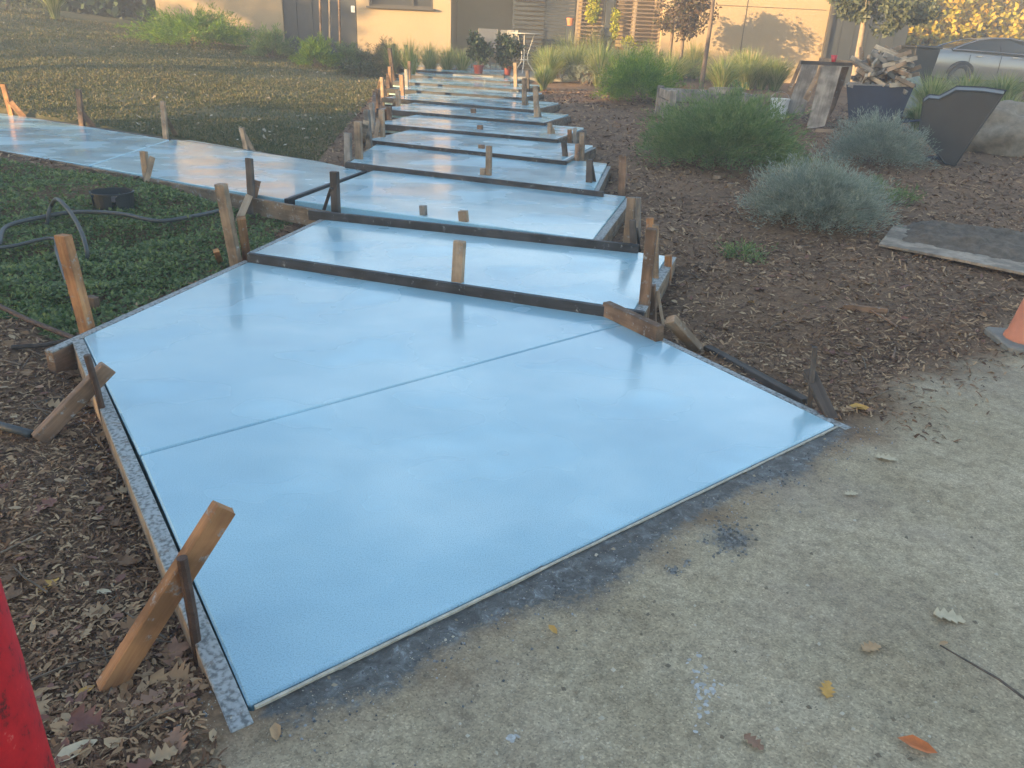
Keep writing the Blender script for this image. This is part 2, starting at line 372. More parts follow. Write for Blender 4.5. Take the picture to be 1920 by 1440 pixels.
# lawn thatch
la = rp(nz(9, 8, .7), [(.3, (.062, .064, .033)), (.52, (.105, .10, .052)), (.72, (.165, .14, .078))])
la = mixc(.8, la, rp(nz(.55, 5, .6), [(.35, (.8, .95, .75)), (.65, (1.25, 1.05, .9))]), 'MULTIPLY')
c = mixc(sx.outputs[1], mixc(sx.outputs[0], mu, dr), la)
wet = N(n, 'ShaderNodeMath', operation='MULTIPLY'); l.new(sx.outputs[2], wet.inputs[0]); wet.inputs[1].default_value = 1.0
wn = nz(24, 10, .85, .4)
wa = N(n, 'ShaderNodeMath', operation='ADD'); l.new(wet.outputs[0], wa.inputs[0]); l.new(wn, wa.inputs[1])
wf = rp(wa.outputs[0], [(.72, g3(0)), (.90, g3(.40)), (1.10, g3(.95))])
wcol = rp(nz(19, 9, .8, .8), [(.38, (.04, .042, .042)), (.52, (.09, .096, .095)), (.60, (.16, .18, .18)), (.70, (.40, .46, .48))])
c = mixc(wf, c, wcol)
l.new(c, b.inputs['Base Color']); l.new(rp(wf, [(0, g3(.92)), (1, g3(.42))]), b.inputs['Roughness']); b.inputs['Specular IOR Level'].default_value = .35
bp = N(n, 'ShaderNodeBump', i_Strength=.8, i_Distance=.008); l.new(nz(60, 5, .8), bp.inputs['Height']); l.new(bp.outputs[0], b.inputs['Normal'])

# ------------------------------------------------------------------ ground sheets
nx, ny = 330, 420
tx = np.linspace(-1, 1, nx); X1 = 70*np.sinh(5.2*tx)/math.sinh(5.2) + .3
ty = np.linspace(-.62, 1, ny); Y1 = 2.6 + 140*np.sinh(5.6*ty)/math.sinh(5.6)
GX, GY = np.meshgrid(X1, Y1); GZ = HV(GX.ravel(), GY.ravel()).reshape(GX.shape)
idx = np.arange(nx*ny).reshape(ny, nx)
QF = np.stack([idx[:-1, :-1], idx[:-1, 1:], idx[1:, 1:], idx[1:, :-1]], -1).reshape(-1, 4)
V = np.stack([GX.ravel(), GY.ravel(), GZ.ravel()], 1)
dd = drive_d(V[:, 0], V[:, 1]) + .26*(vnoise(V[:, 0], V[:, 1], .5, 7)-.5) + .20*(vnoise(V[:, 0], V[:, 1], .13, 8)-.5)
wdrive = sm((.16-dd)/.42)
ll = left_of_path(V[:, 0], V[:, 1]); ss = V[:, 0]*ND.x+V[:, 1]*ND.y
sd = poly_dist(SIDE, V[:, 0], V[:, 1])
beyond = (ss > 6.4) & (ll > .05)
wlawn = np.where(beyond, sm((ll-.15)/.4)*sm((ss-6.5)/.8), 0)*sm((34-V[:, 1])/4)
d1 = poly_dist(POLY[1], V[:, 0], V[:, 1])
# wet cement smear on the driveway side of slab 1
along = ((V[:, 0]-DA.x)*DD.x+(V[:, 1]-DA.y)*DD.y)/(DB-DA).length
wwet = np.where((drive_d(V[:, 0], V[:, 1]) < .02) & (along > .02) & (along < 1.06), sm((.23-d1*(.55+1.0*vnoise(V[:, 0], V[:, 1], .28, 71)))/.23)*.78*np.interp(along, [0, .12, .5, .85, 1.06], [.55, .75, 1, .9, .2]), 0)
wwet += np.where((drive_d(V[:, 0], V[:, 1]) < .05), .13*sm((.7-d1)/.6)*sm((1.1-along)/.3), 0)
wwet += .42*np.exp(-(((V[:, 0]-pt(1370, 1010, 0).x)/.085)**2+((V[:, 1]-pt(1370, 1010, 0).y)/.07)**2))
wwet += .35*np.exp(-(((V[:, 0]-pt(1262, 1068, 0).x)/.03)**2+((V[:, 1]-pt(1262, 1068, 0).y)/.02)**2))
fc = QF.mean(1).astype(int)
cx = V[QF, 0].mean(1); 
isd = wdrive[QF].mean(1) > .5; isl = (~isd) & (wlawn[QF].mean(1) > .5)
for nm, msk in (('driveway', isd), ('lawn', isl), ('mulch_ground', ~(isd | isl))):
    F = QF[msk]; used = np.unique(F); mp_ = np.full(len(V), -1); mp_[used] = np.arange(len(used))
    me = np_mesh(nm, V[used], mp_[F], GROUND); me.shade_smooth()
    ca = me.color_attributes.new('blend', 'FLOAT_COLOR', 'POINT')
    ca.data.foreach_set('color', np.stack([wdrive[used], wlawn[used], np.clip(wwet[used], 0, 1), np.ones(len(used))], 1).astype(np.float32).ravel())
    link(nm, me, kind='structure')

# ------------------------------------------------------------------ concrete path
path = empty('concrete_path', (0, 0, 0), kind='structure')
def slab(P, z, parent, th=.11, fall=0.):
    mb = MB().prism(P, z-th, z); a = P[0]
    mb.v = [(x, y, q+fall*max(0, (Vector((x, y, 0))-Vector((a.x, a.y, 0))).dot(ND))) for x, y, q in mb.v]
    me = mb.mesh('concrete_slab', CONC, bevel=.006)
    return link('concrete_slab', me, parent)
def shrink(P, d):
    c = sum(P, Vector())/len(P); return [p+(c-p).normalized()*d for p in P]
J0, J1 = pt(262, 853, 0), pt(1174, 605, 0)
Q = POLY[1]; jd = (J1-J0).normalized(); jn = Vector((-jd.y, jd.x, 0))*.0045
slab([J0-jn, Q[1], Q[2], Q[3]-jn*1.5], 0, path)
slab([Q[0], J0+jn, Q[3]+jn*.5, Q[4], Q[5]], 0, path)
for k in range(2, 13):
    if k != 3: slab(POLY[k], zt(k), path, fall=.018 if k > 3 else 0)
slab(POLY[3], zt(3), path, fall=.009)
side = empty('side_path', (0, 0, 0), kind='structure')
S0, S1 = pt(169, 310, zt(3)), pt(319, 262, zt(3)); sdn = (S1-S0).normalized(); so = Vector((sdn.y, -sdn.x, 0))*.011
if so.x < 0: so = -so
s_ = SIDE
sA = [s_[0], s_[1], S0-so, S1-so, s_[7], s_[8]]
jo = (s_[4]-s_[3]).normalized(); jo = Vector((-jo.y, jo.x, 0))*.045
if jo.x > 0: jo = -jo
sB = [S0+so, s_[2], s_[3]+jo, s_[4]+jo, s_[5], s_[6], S1+so]
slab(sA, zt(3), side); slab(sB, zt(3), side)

# ------------------------------------------------------------------ forms
FG = 'wooden form boards around the wet concrete'
def board_on(a, b, z, off, label, m, w=.04, h=.14, proud=0., group=FG, name='form_board', ext=(0, 0), m_top=None):
    """board on edge whose inner face stands on a-b and whose thickness lies on the side of off"""
    a, b = Vector((a.x, a.y, 0)), Vector((b.x, b.y, 0)); d = (b-a).normalized(); n = Vector((-d.y, d.x, 0))
    if n.dot(off) < 0: n = -n
    a = a-d*ext[0]; b = b+d*ext[1]
    L = (b-a).length; c = (a+b)/2+n*(w/2+.003)
    ob = empty(name, (c.x, c.y, z+proud-h), math.atan2(d.y, d.x), label=label, cat='form board', group=group) if m_top else None
    if m_top:
        # the wood and the dried cement splashed over its top edge
        o = MB().box((0, 0, 0), (w, h-.012, L)).build('plank', m, ob, bevel=.002)
        o.matrix_local = Matrix.Translation((0, 0, (h-.012)/2)) @ Matrix.Rotation(math.pi/2, 4, 'Y') @ Matrix.Rotation(math.pi/2, 4, 'Z')
        o = MB().box((0, 0, 0), (w, .0115, L)).build('cement_splash', m_top, ob, bevel=.003)
        o.matrix_local = Matrix.Translation((0, 0, h-.006)) @ Matrix.Rotation(math.pi/2, 4, 'Y') @ Matrix.Rotation(math.pi/2, 4, 'Z')
        return ob
    o = MB().box((0, 0, 0), (w, h, L)).build(name, m, bevel=.002, label=label, cat='form board', group=group)
    o.matrix_world = Matrix.Translation((c.x, c.y, z+proud-h/2)) @ Matrix.Rotation(math.atan2(d.y, d.x), 4, 'Z') @ Matrix.Rotation(math.pi/2, 4, 'Y') @ Matrix.Rotation(math.pi/2, 4, 'Z')
    return o
L_, Rr = -RD, RD
board_on(Q[0], Q[1], 0, L_, 'long form board with cement splashed top along the left edge of the nearest slab', W_TAN, w=.052, ext=(-.02, .055), m_top=W_CEM)
board_on(Q[5], Q[0], 0, Vector((-1, 1, 0)), 'splashed form board along the far left edge of the nearest slab, beside the ground cover', W_BROWN, w=.045, ext=(.0, .20), m_top=W_CEM)
board_on(Q[3]+(Q[2]-Q[3])*.02, Q[2], 0, Rr, 'pale form board along the right edge of the nearest slab, ending at the driveway', W_TAN, w=.04, ext=(0, .05), m_top=W_CEM)
o = MB().bar(Q[1]+DD*.01-DN*.016+Vector((0, 0, -.022)), Q[2]-DN*.013+Vector((0, 0, -.026)), .008, .05).build('expansion_strip', CREAM, label='thin cream expansion strip between the nearest slab and the driveway', cat='expansion strip')
names = {2: 'nearest', 3: 'second', 4: 'third', 5: 'fourth', 6: 'fifth', 7: 'sixth', 8: 'seventh', 9: 'eighth', 10: 'ninth', 11: 'tenth', 12: 'farthest'}
for k in range(2, 13):
    P = POLY[k]
    a, b = (P[0], P[1])
    if k == 3: a, b = pt(588, 394, zt(3)), P[1]
    z = zt(k)
    board_on(a, b, z, -ND, f'dark riser board across the front of the {names[k]} step', W_RISER, w=.036, h=.075, proud=.002, ext=(.03, {3: .34, 4: .10}.get(k, .06)), group='riser boards across the steps')
    if k == 3:
        board_on(P[1], P[2], z, Rr, 'right side form board of the wide step where the side path joins', W_FORM, m_top=W_CEM, w=.06)
        continue
    board_on(P[1], P[2], z, Rr, f'right side form board of the {names[k]} step', W_FORM, w=.06 if k == 2 else .04, m_top=W_CEM if k < 6 else None, group='right side form boards of the steps')
    board_on(P[0], P[3], z, L_, f'left side form board of the {names[k]} step', W_FORM, m_top=W_CEM if k < 4 else None, group='left side form boards of the steps')
z3 = zt(3)
board_on(s_[3], s_[4], z3, jo, 'dark divider board between the side path and the wide step', W_RISER, w=.038, h=.09, proud=.003)
board_on(s_[1], pt(630, 398, z3), z3, -ND, 'dark reddish form board along the near edge of the side path', W_FORM, w=.04, ext=(2.5, 0))
board_on(s_[7], s_[5], z3, ND, 'dark form board along the far edge of the side path below the lawn', W_DARK, w=.04, ext=(2.5, 0))

# ------------------------------------------------------------------ stakes and braces
def plank(name, a, b, w, t, m, xax, label, cat, group=None, bev=.0035):
    a, b = Vector(a), Vector(b); d = b-a; L = d.length; d.normalize()
    x = (Vector(xax)-d*Vector(xax).dot(d)).normalized(); y = d.cross(x)
    o = MB().box((0, 0, L/2), (w, t, L)).build(name, m, bevel=bev, label=label, cat=cat, group=group)
    for v in o.data.vertices:
        if v.co.z > L*.5: v.co.z += random.uniform(-.004, .004)
    M = Matrix((x, y, d)).transposed().to_4x4(); M.translation = a; o.matrix_world = M
    return o
SG = 'wooden stakes holding the forms'; BG = 'wooden braces leaning on the stakes'
def stake(bu, bv, tu, tv, z, wpx, m, label, t=None, xax=None, name='wooden_stake', cat='stake', group=SG, sink=.22):
    B = pt(bu, bv, z); T = atB(tu, tv, B); d = (T-B).normalized()
    dist = (B-CAMP).length; w = wpx*dist/FPX
    t = t or min(w*.8, .045)
    # stand the box behind the seen face
    back = Vector((B.x, B.y, 0)).normalized()*(t/2)
    return plank(name, B-d*sink+back, T+back, w, t, m, xax or RD, label, cat, group), B
def brace(B, tu, tv, bu, bv, wpx, m, label, z=None, t=None):
    """from a point on the upright plane through B down to the ground (or level z)"""
    T = atB(tu, tv, B); A = gp(bu, bv) if z is None else pt(bu, bv, z)
    d = (T-A).normalized(); dist = (T-CAMP).length; w = wpx*dist/FPX
    vx = d.cross(((T+A)/2-CAMP).normalized())
    return plank('wooden_brace', A-d*.06, T, w, t or w*.7, m, vx, label, 'brace', BG)
Z = zt
# nearest slab, left side
_, B = stake(162, 612, 118, 443, 0, 22, W_ORANGE, 'thick orange stake leaning left at the far left corner of the nearest slab', t=.05)
plank('wooden_stub', gp(176, 585)+Vector((0, 0, -.1)), atB(172, 556, gp(176, 585)), .07, .04, W_BROWN, RD, 'short grey stub of wood in the ground cover just right of the thick orange stake', 'stub')
A_, T_ = gp(218, 1285), None
Bx = pt(345, 1120, .0); T_ = atB(424, 950, pt(372, 1150, .0))
T_ = CAMP + (ray(420, 952))*(((Q[0]+(Q[1]-Q[0])*.74)-CAMP).dot(Vector((0, 1, 0)))/ray(420, 952).y)
def xbrace(bu, bv, tu, tv, ru, rv, r2u, r2v, w, lab, labr, m, zr):
    A = gp(bu, bv)+Vector((0, 0, .02)); RB = pt(r2u, r2v, zr); RT = atB(ru, rv, RB)
    T = atB(tu, tv, RB+Vector((RB.x, RB.y, 0)).normalized()*.06)
    d = (T-A).normalized(); vx = Vector((0, 0, 1)).cross(d)
    plank('wooden_brace', A-d*.03, T, w*.62, w, m, vx, lab, 'brace', BG)
    mb = MB().tube([RB-(RT-RB).normalized()*.12, RB+(RT-RB)*.5+Vector((.004, 0, 0)), RT], .0135, 8)
    mb.build('steel_stake', STEEL, smooth=False, label=labr, cat='steel stake', group='rusty steel form stakes')
xbrace(218, 1283, 421, 950, 341, 1046, 374, 1255, .060, 'orange brace propped across the left form of the nearest slab, nearest the camera', 'rusty steel stake crossing the nearest orange brace', W_ORANGE, -.10)
xbrace(85, 822, 203, 688, 163, 666, 199, 800, .064, 'weathered brown brace propped across the left form behind the orange one', 'rusty steel stake crossing the weathered brown brace', W_BROWN, -.09)
# between nearest slab and ground cover
_, B = stake(441, 487, 414, 346, 0, 20, W_TAN, 'tall tan split stake at the left end of the nearest riser', t=.045)
brace(B, 452, 408, 462, 478, 15, W_ORANGE, 'short orange block beside the tall tan split stake', z=0)
brace(B, 405, 470, 413, 492, 10, W_ORANGE, 'short orange offcut left of the tall tan split stake foot')
B = pt(472, 372, z3)
stake(472, 378, 467, 297, z3-.03, 12, W_DARK, 'dark stake standing at the near edge of the side path close to its junction', t=.04)
brace(pt(474, 366, z3), 481, 338, 466, 400, 15, W_BROWN, 'brown brace block wedged against the dark side path stake')
brace(pt(466, 395, z3-.1), 467, 368, 450, 408, 12, W_TAN, 'pale wedge below the dark side path stake', z=.0)
stake(276, 336, 269, 284, z3-.03, 12, W_TAN, 'tan stake at the near edge of the side path behind the black pot', t=.04)
brace(pt(276, 334, z3), 286, 294, 274, 342, 9, W_TAN, 'tan brace crossed with the stake behind the black pot')
_, B = stake(630, 394, 627, 323, z3, 14, W_DARK, 'dark stake at the left corner of the wide step near the divider board', t=.05)
brace(B, 621, 352, 602, 410, 6, W_DARK, 'thin dark brace slanting left off the corner stake of the wide step')
# far edge of side path
for (bu, bv, tu, tv, wq, m_, lab, q, lb) in (
    (22, 216, 6, 158, 10, W_ORANGE, 'reddish stake at the far edge of the side path, at the left picture edge', (17, 188, 43, 218), 'reddish brace slanting off the stake at the left picture edge'),
    (154, 236, 147, 167, 10, W_BROWN, 'brown stake at the far edge of the side path, left of the path joint', (152, 209, 173, 236), 'brown brace slanting off the stake left of the path joint'),
    (311, 260, 305, 190, 9, W_TAN, 'tan stake at the far edge of the side path, at the path joint', (308, 216, 331, 255), 'tan brace slanting off the stake at the path joint'),
    (462, 280, 453, 240, 9, W_TAN, 'short tan stake at the far edge of the side path, near the junction', (458, 252, 473, 280), 'tan brace slanting off the short stake near the junction')):
    _, B = stake(bu, bv, tu, tv, z3, wq, m_, lab, t=.035)
    brace(B+Vector((B.x, B.y, 0)).normalized()*.02, *q, wq*.8, m_, lb, z=z3)
# middle of the treads
for (bu, bv, tu, tv, k, wq, m_, lab) in (
    (857, 547, 862, 454, 1, 21, W_TAN, 'thick tan stake standing mid-way along the nearest riser'),
    (871, 430, 868, 396, 2, 17, W_TAN, 'short tan stake in the second riser, right one of its pair'),
    (795, 418, 793, 386, 2, 12, W_GREY, 'short grey stake in the second riser, left one of its pair'),
    (916, 341, 917, 274, 3, 10, W_TAN, 'tall tan stake in the third riser, right one of its pair'),
    (906, 340, 906, 316, 3, 10, W_TAN, 'short tan stake in the third riser, left one of its pair'),
    (903, 289, 903, 272, 4, 11, W_BROWN, 'short brown stake mid-way in the fourth riser'),
    (900, 252, 900, 235, 5, 10, W_BROWN, 'short brown stake mid-way in the fifth riser'),
    (887.5, 221, 887.5, 204, 6, 9, W_BROWN, 'short brown stake mid-way in the sixth riser'),
    (906, 131, 907.5, 100, 12, 5.5, W_TAN, 'sunlit stake standing alone at the far end of the path')):
    stake(bu, bv, tu, tv, Z(k), wq, m_, lab)
# left ends of the treads
for (bu, bv, tu, tv, k, wq, m_, lab, q, lb) in (
    (653, 310, 652, 250, 3, 12, W_GREY, 'grey stake at the left end of the third riser, left of its pair', None, ''),
    (674, 310, 671, 228, 3, 13, W_TAN, 'tall tan stake at the left end of the third riser, right of its pair', (686, 230, 678, 272), 'tan brace against the tall stake at the left end of the third riser'),
    (693, 279, 687.5, 206, 4, 10, W_GREY, 'grey stake at the left end of the fourth riser', None, ''),
    (718, 267, 715, 206, 4, 9, W_TAN, 'tan stake inside the left end of the fourth riser', (710, 222, 702, 276), 'tan brace slanting off the stake inside the fourth riser'),
    (700, 242, 696, 193, 5, 8, W_GREY, 'grey stake outside the left end of the fifth riser', None, ''),
    (731, 235, 730, 200, 5, 8, W_BROWN, 'brown stake inside the left end of the fifth riser', (726, 204, 720, 233), 'brown brace slanting off the stake inside the fifth riser'),
    (707.5, 206, 707, 168, 6, 8, W_BROWN, 'brown stake outside the left end of the sixth riser', (702, 174, 699, 228), 'brown brace slanting off the stake outside the sixth riser'),
    (747, 208, 746, 170, 6, 8, W_TAN, 'tan stake inside the left end of the sixth riser', (742, 188, 735, 209), 'tan brace slanting off the stake inside the sixth riser'),
    (718, 183, 716, 145, 7, 6, W_TAN, 'tan stake outside the left end of the seventh riser', (713, 151, 708, 170), 'tan brace slanting off the stake outside the seventh riser'),
    (755, 187, 753, 140, 7, 8, W_BROWN, 'brown stake inside the left end of the seventh riser', None, ''),
    (732.5, 167, 731, 125, 8, 6.5, W_BROWN, 'brown stake outside the left end of the eighth riser', (727, 138, 728, 168), 'brown brace beside the stake outside the eighth riser'),
    (763, 170, 762, 130, 8, 6, W_GREY, 'grey stake inside the left end of the eighth riser', None, ''),
    (738, 150, 730, 90, 9, 6.5, W_BROWN, 'tall brown stake outside the left end of the ninth riser', None, ''),
    (767.5, 154, 767.5, 115, 9, 5.5, W_BROWN, 'brown stake inside the left end of the ninth riser', None, ''),
    (744, 139, 743, 110, 10, 5, W_GREY, 'short grey stake outside the left end of the tenth riser', None, ''),
    (774, 143, 774, 105, 10, 5, W_BROWN, 'brown stake inside the left end of the tenth riser', None, ''),
    (759, 128, 761, 84, 12, 5, W_TAN, 'tall sunlit stake at the far left end of the path with a brace', (761, 106, 756, 127), 'sunlit brace at the far left end of the path'),
    (781, 122, 781, 90, 12, 5, W_TAN, 'sunlit stake at the far left corner of the path', None, '')):
    _, B = stake(bu, bv, tu, tv, Z(k), wq, m_, lab)
    if q: brace(B-RD*.01+ND*.04, *q, wq*.8, m_, lb)
# right ends of the treads
for (bu, bv, tu, tv, k, wq, m_, lab, q, lb) in (
    (1206, 590, 1222, 430, 1, 19, W_BROWN, 'tallest brown stake at the right end of the nearest riser', None, ''),
    (1217, 520, 1219, 410, 1.5, 12, W_ORANGE, 'orange stake right behind the tallest brown stake', None, ''),
    (1229, 530, 1229, 422, 1.5, 11, W_TAN, 'tan stake behind the tallest brown stake, to its right', None, ''),
    (1175, 462, 1184, 371, 2, 14, W_TAN, 'tan stake at the right end of the second riser', None, ''),
    (1196, 440, 1197, 371, 2, 9, W_GREY, 'grey stake behind the tan one at the right end of the second riser', None, ''),
    (1189, 472, 1185.5, 413, 2, 11, W_DARK, 'short dark stake in front at the right end of the second riser', (1192, 430, 1198, 472), 'thin brace on the short dark stake of the second riser'),
    (1104, 355, 1106, 299, 3, 11, W_DARK, 'dark stake at the right end of the third riser', (1109, 312, 1117, 361), 'dark brace slanting off the stake of the third riser'),
    (1166, 366, 1168, 291, 3, 13, W_BROWN, 'brown stake standing off the right end of the third riser, in the mulch', None, ''),
    (1061, 304, 1057, 266, 4, 9, W_DARK, 'dark stake at the right end of the fourth riser', None, ''),
    (1090, 306, 1092, 249, 4, 9, W_TAN, 'tan stake standing off the right end of the fourth riser', None, ''),
    (1081, 306, 1083, 270, 4, 8, W_BROWN, 'short brown stake next to the tan one off the fourth riser', None, ''),
    (1031, 261, 1031, 231, 5, 8, W_TAN, 'tan stake at the right end of the fifth riser', (1036, 240, 1041, 265), 'tan brace slanting off the stake of the fifth riser'),
    (1078, 268, 1078, 240, 5, 6, W_GREY, 'thin grey stake in the mulch right of the fifth riser', None, ''),
    (1068, 266, 1068, 243, 5, 7, W_ORANGE, 'short orange stake in the mulch right of the fifth riser', None, ''),
    (1007, 229, 1004, 162, 6, 9, W_TAN, 'tan stake at the right end of the sixth riser', (1008, 198, 1015, 230), 'tan brace slanting off the stake of the sixth riser'),
    (983, 206, 983, 147, 7, 8, W_TAN, 'tan stake at the right end of the seventh riser', (984, 180, 991, 207), 'tan brace slanting off the stake of the seventh riser'),
    (990, 178, 989, 132, 8, 6, W_DARK, 'dark stake outside the right end of the eighth riser', None, ''),
    (967, 169, 966, 118, 9, 6, W_TAN, 'tan stake at the right end of the ninth riser', None, ''),
    (943, 143, 943, 117, 10, 5, W_DARK, 'dark stake at the right end of the tenth riser', None, ''),
    (948.5, 138, 948.5, 106, 11, 5, W_ORANGE, 'orange stake at the right end of the last step board', None, '')):
    _, B = stake(bu, bv, tu, tv, Z(k), wq, m_, lab)
    if q: brace(B+RD*.01+ND*.04, *q, wq*.75, m_, lb)
stake(1252, 516, 1253, 480, .0, 12, W_ORANGE, 'short orange stake outside the right form of the nearest step', t=.05)
B = gp(1219, 600)
plank('wooden_stake', gp(1225, 600)+Vector((0, 0, -.1)), atB(1219, 534, gp(1225, 600)), .062, .05, W_BROWN, RD, 'stubby brown stake with a pale cut top in front of the tallest stake', 'stake', SG)
brace(gp(1228, 600), 1233, 545, 1243, 606, 6, W_TAN, 'thin tan brace right of the stubby brown stake')
plank('scrap_board', pt(1136, 578, .042), pt(1238, 626, .042), .085, .055, W_BROWN, (0, 0, 1), 'brown scrap board lying on the right corner of the nearest slab', 'board')
A_ = gp(1308, 655); T_ = atB(1256, 598, pt(1270, 640, 0))
plank('wooden_stake', A_-(T_-A_).normalized()*.1, T_, .06, .05, W_TAN, RD, 'tan stake with a pale end leaning left against the right form of the nearest slab', 'stake', SG)
A_ = gp(1557, 782); T_ = atB(1515, 694, gp(1540, 762))
plank('wooden_stake', A_-(T_-A_).normalized()*.1, T_, .05, .04, W_DARK, RD, 'dark stake with a pale cut end leaning near the right tip of the nearest slab', 'stake', SG)
B = gp(1522, 768); plank('wooden_stake', B+Vector((0, 0, -.1)), atB(1528, 650, B), .022, .022, W_DARK, RD, 'thin dark upright stake behind the right tip of the nearest slab', 'stake', SG)
plank('scrap_board', gp(1325, 655)+Vector((0, 0, .0)), gp(1510, 757)+Vector((0, 0, 0)), .05, .05, W_DARK, (0, 0, 1), 'dark board half buried in the trench right of the nearest slab', 'board')
plank('scrap_board', pt(855, 131, Z(12)+.012), pt(871, 122, Z(12)+.012), .07, .02, W_ORANGE, (0, 0, 1), 'small orange offcut lying on the far end of the path', 'board')

# ------------------------------------------------------------------ house
def hx(u, Y, v=70): return atY(u, v, Y).x
YH = 22.5; ZG = .60; ZR = 3.55
house = empty('house', (0, 0, 0), label='low beige stucco house with dark recesses at the far end of the path', cat='house')
def wallpiece(u0, u1, Y, m, name='wall', z0=ZG-.5, z1=ZR, th=.25, parent=house):
    x0, x1 = hx(u0, Y), hx(u1, Y)
    return MB().box(((x0+x1)/2, Y+th/2, (z0+z1)/2), (x1-x0, th, z1-z0)).build(name, m, parent)
YB = 24.2
def hole_wall(x0, x1, Y, wx0, wx1, wz0, wz1, m, th=.25):
    mb = MB(); z0, z1 = ZG-.5, ZR
    mb.box(((x0+wx0)/2, Y+th/2, (z0+z1)/2), (wx0-x0, th, z1-z0)); mb.box(((wx1+x1)/2, Y+th/2, (z0+z1)/2), (x1-wx1, th, z1-z0))
    mb.box(((wx0+wx1)/2, Y+th/2, (z0+wz0)/2), (wx1-wx0, th, wz0-z0)); mb.box(((wx0+wx1)/2, Y+th/2, (wz1+z1)/2), (wx1-wx0, th, z1-wz1))
    mb.build('wall', m, house)
# lit wall with the window
wz0 = atY(750, 14, YH).z; wx0, wx1 = hx(692, YH, 5), hx(812, YH, 5)
hole_wall(hx(670, YH), hx(845, YH), YH, wx0, wx1, wz0, wz0+1.15, STUCCO)
wf_ = empty('window', ((wx0+wx1)/2, YH+.06, wz0+.575)); wf_.parent = house
ww, wh = wx1-wx0, 1.15
fr = MB()
for dx in (-ww/2+.035, ww*.18, ww/2-.035): fr.box((dx, 0, 0), (.05, .08, wh-.002))
fr.box((0, 0, wh/2-.03), (ww-.004, .07, .05)); fr.box((0, 0, -wh/2+.03), (ww-.004, .07, .05)); fr.build('frame', FRAMEM, wf_)
MB().box((0, .03, 0), (ww-.01, .012, wh-.01)).build('pane', GLASS, wf_)
MB().box((0, -.10, -wh/2-.02), (ww+.12, .14, .045)).build('sill', FRAMEM, wf_)
# other walls
wallpiece(300, 533, YH+.001, STUCCO)
wallpiece(1240, 1546, YH+.001, STUCCO)
wallpiece(533, 1240, YB+.3, STUCCO)
for u, xx in ((533, 1), (670, -1), (845, 1), (1240, -1)):
    x = hx(u, YH); MB().box((x-.125*xx, (YH+.25+YB+.3)/2, (ZG-.5+ZR)/2), (.24, YB+.3-YH-.25-.004, ZR-ZG+.5)).build('wall', STUCCO, house)
# expansion joints of the right wall, recessed lines of their own
jx = hx(1392, YH); MB().box((jx, YH-.004, 2.0), (.012, .012, 3.0)).build('wall_joint', FRAMEM, house)
MB().box(((hx(1245, YH)+hx(1540, YH))/2, YH-.004, atY(1400, 12, YH).z), (hx(1540, YH)-hx(1245, YH), .012, .012)).build('wall_joint', FRAMEM, house)
dk = wallpiece(534, 669, YH+.07, DARKP, 'garage_door', z1=ZR-.3, th=.08)
for i in range(1, 5):
    x = hx(534, YB)+(hx(669, YB)-hx(534, YB))*i/5
    MB().box((x, YH+.06, 1.9), (.02, .03, 2.6)).build('door_batten', DARKP, house)
zsw = atY(661, 17, YH).z; sw = MB().box((hx(661, YH, 17), YH+.055, zsw), (.10, .025, .16)); sw.box((hx(661, YH, 17), YH+.038, zsw), (.03, .012, .05)); sw.build('switch_plate', WHITEP, house, bevel=.003)
dg = wallpiece(1547, 1700, YH-.05, DARKP, 'garage_door', z1=ZR-.05, th=.12)
for i in range(1, 6):
    x = hx(1547, YH)+(hx(1700, YH)-hx(1547, YH))*i/6
    MB().box((x, YH-.056, 1.9), (.016, .016, 3.1)).build('door_batten', DARKP, house)
MB().box((hx(1546, YH)+.03, YH-.10, 1.9), (.09, .10, 3.2)).build('door_jamb', FRAMEM, house)
xa, xb = hx(290, YH)-.4, hx(1702, YH)+.3
MB().box(((xa+xb)/2, YH+1.5, ZR+.12), (xb-xa, 3.8, .22)).build('roof', ROOFM, house)
MB().box(((xa+xb)/2, YH-.42, ZR+.12), (xb-xa+.04, .03, .28)).build('fascia', FRAMEM, house)
MB().box(((hx(300, YH)+hx(1700, YH))/2, YH+3.2, (ZG-.5+ZR)/2), (hx(1700, YH)-hx(300, YH), .2, ZR-ZG+.5)).build('wall', STUCCO, house)
for u in (300, 1700):
    MB().box((hx(u, YH)+(.13 if u == 300 else -.13), YH+1.68, (ZG-.5+ZR)/2), (.24, 2.8, ZR-ZG+.5)).build('wall', STUCCO, house)
# patio pad
px0, px1 = hx(860, 20), hx(1085, 21)
MB().box(((px0+px1)/2, 21.3, ZG-.02), (px1-px0, 5.5, .10)).build('patio', basic('patio_concrete', (.30, .28, .24), .9, 0, 4, .2, .3), kind='structure')

# slatted screens in front of the recess
def slat_screen(u0, u1, Y, ztop, zbot, step, m, label, pm=None, posts=True, sw=.028, z_gap=None):
    x0, x1 = hx(u0, Y), hx(u1, Y)
    r = empty('slat_screen', ((x0+x1)/2, Y, zbot), label=label, cat='slat screen', group='slatted screens across the recess')
    me = MB().box((0, 0, 0), (x1-x0-.02, .022, sw)).mesh('slat', m)
    z = step*.6
    while z < ztop-zbot:
        link('slat', me, r, (0, 0, z)); z += step
    if posts:
        pmh = MB().box((0, 0, 0), (.07, .07, ztop-zbot+.5)).mesh('post', pm or m)
        link('post', pmh, r, (-(x1-x0)/2, .05, (ztop-zbot)/2-.25)); link('post', pmh, r, ((x1-x0)/2, .05, (ztop-zbot)/2-.25))
    return r
slat_screen(962, 1020, 23.2, 3.3, ZG, .115, DARKP, 'dark slatted screen left of the dark gate', sw=.07)
slat_screen(1024, 1076, 23.0, 3.3, ZG+.42, .085, DARKP, 'dark close slatted gate between the screens', sw=.078)
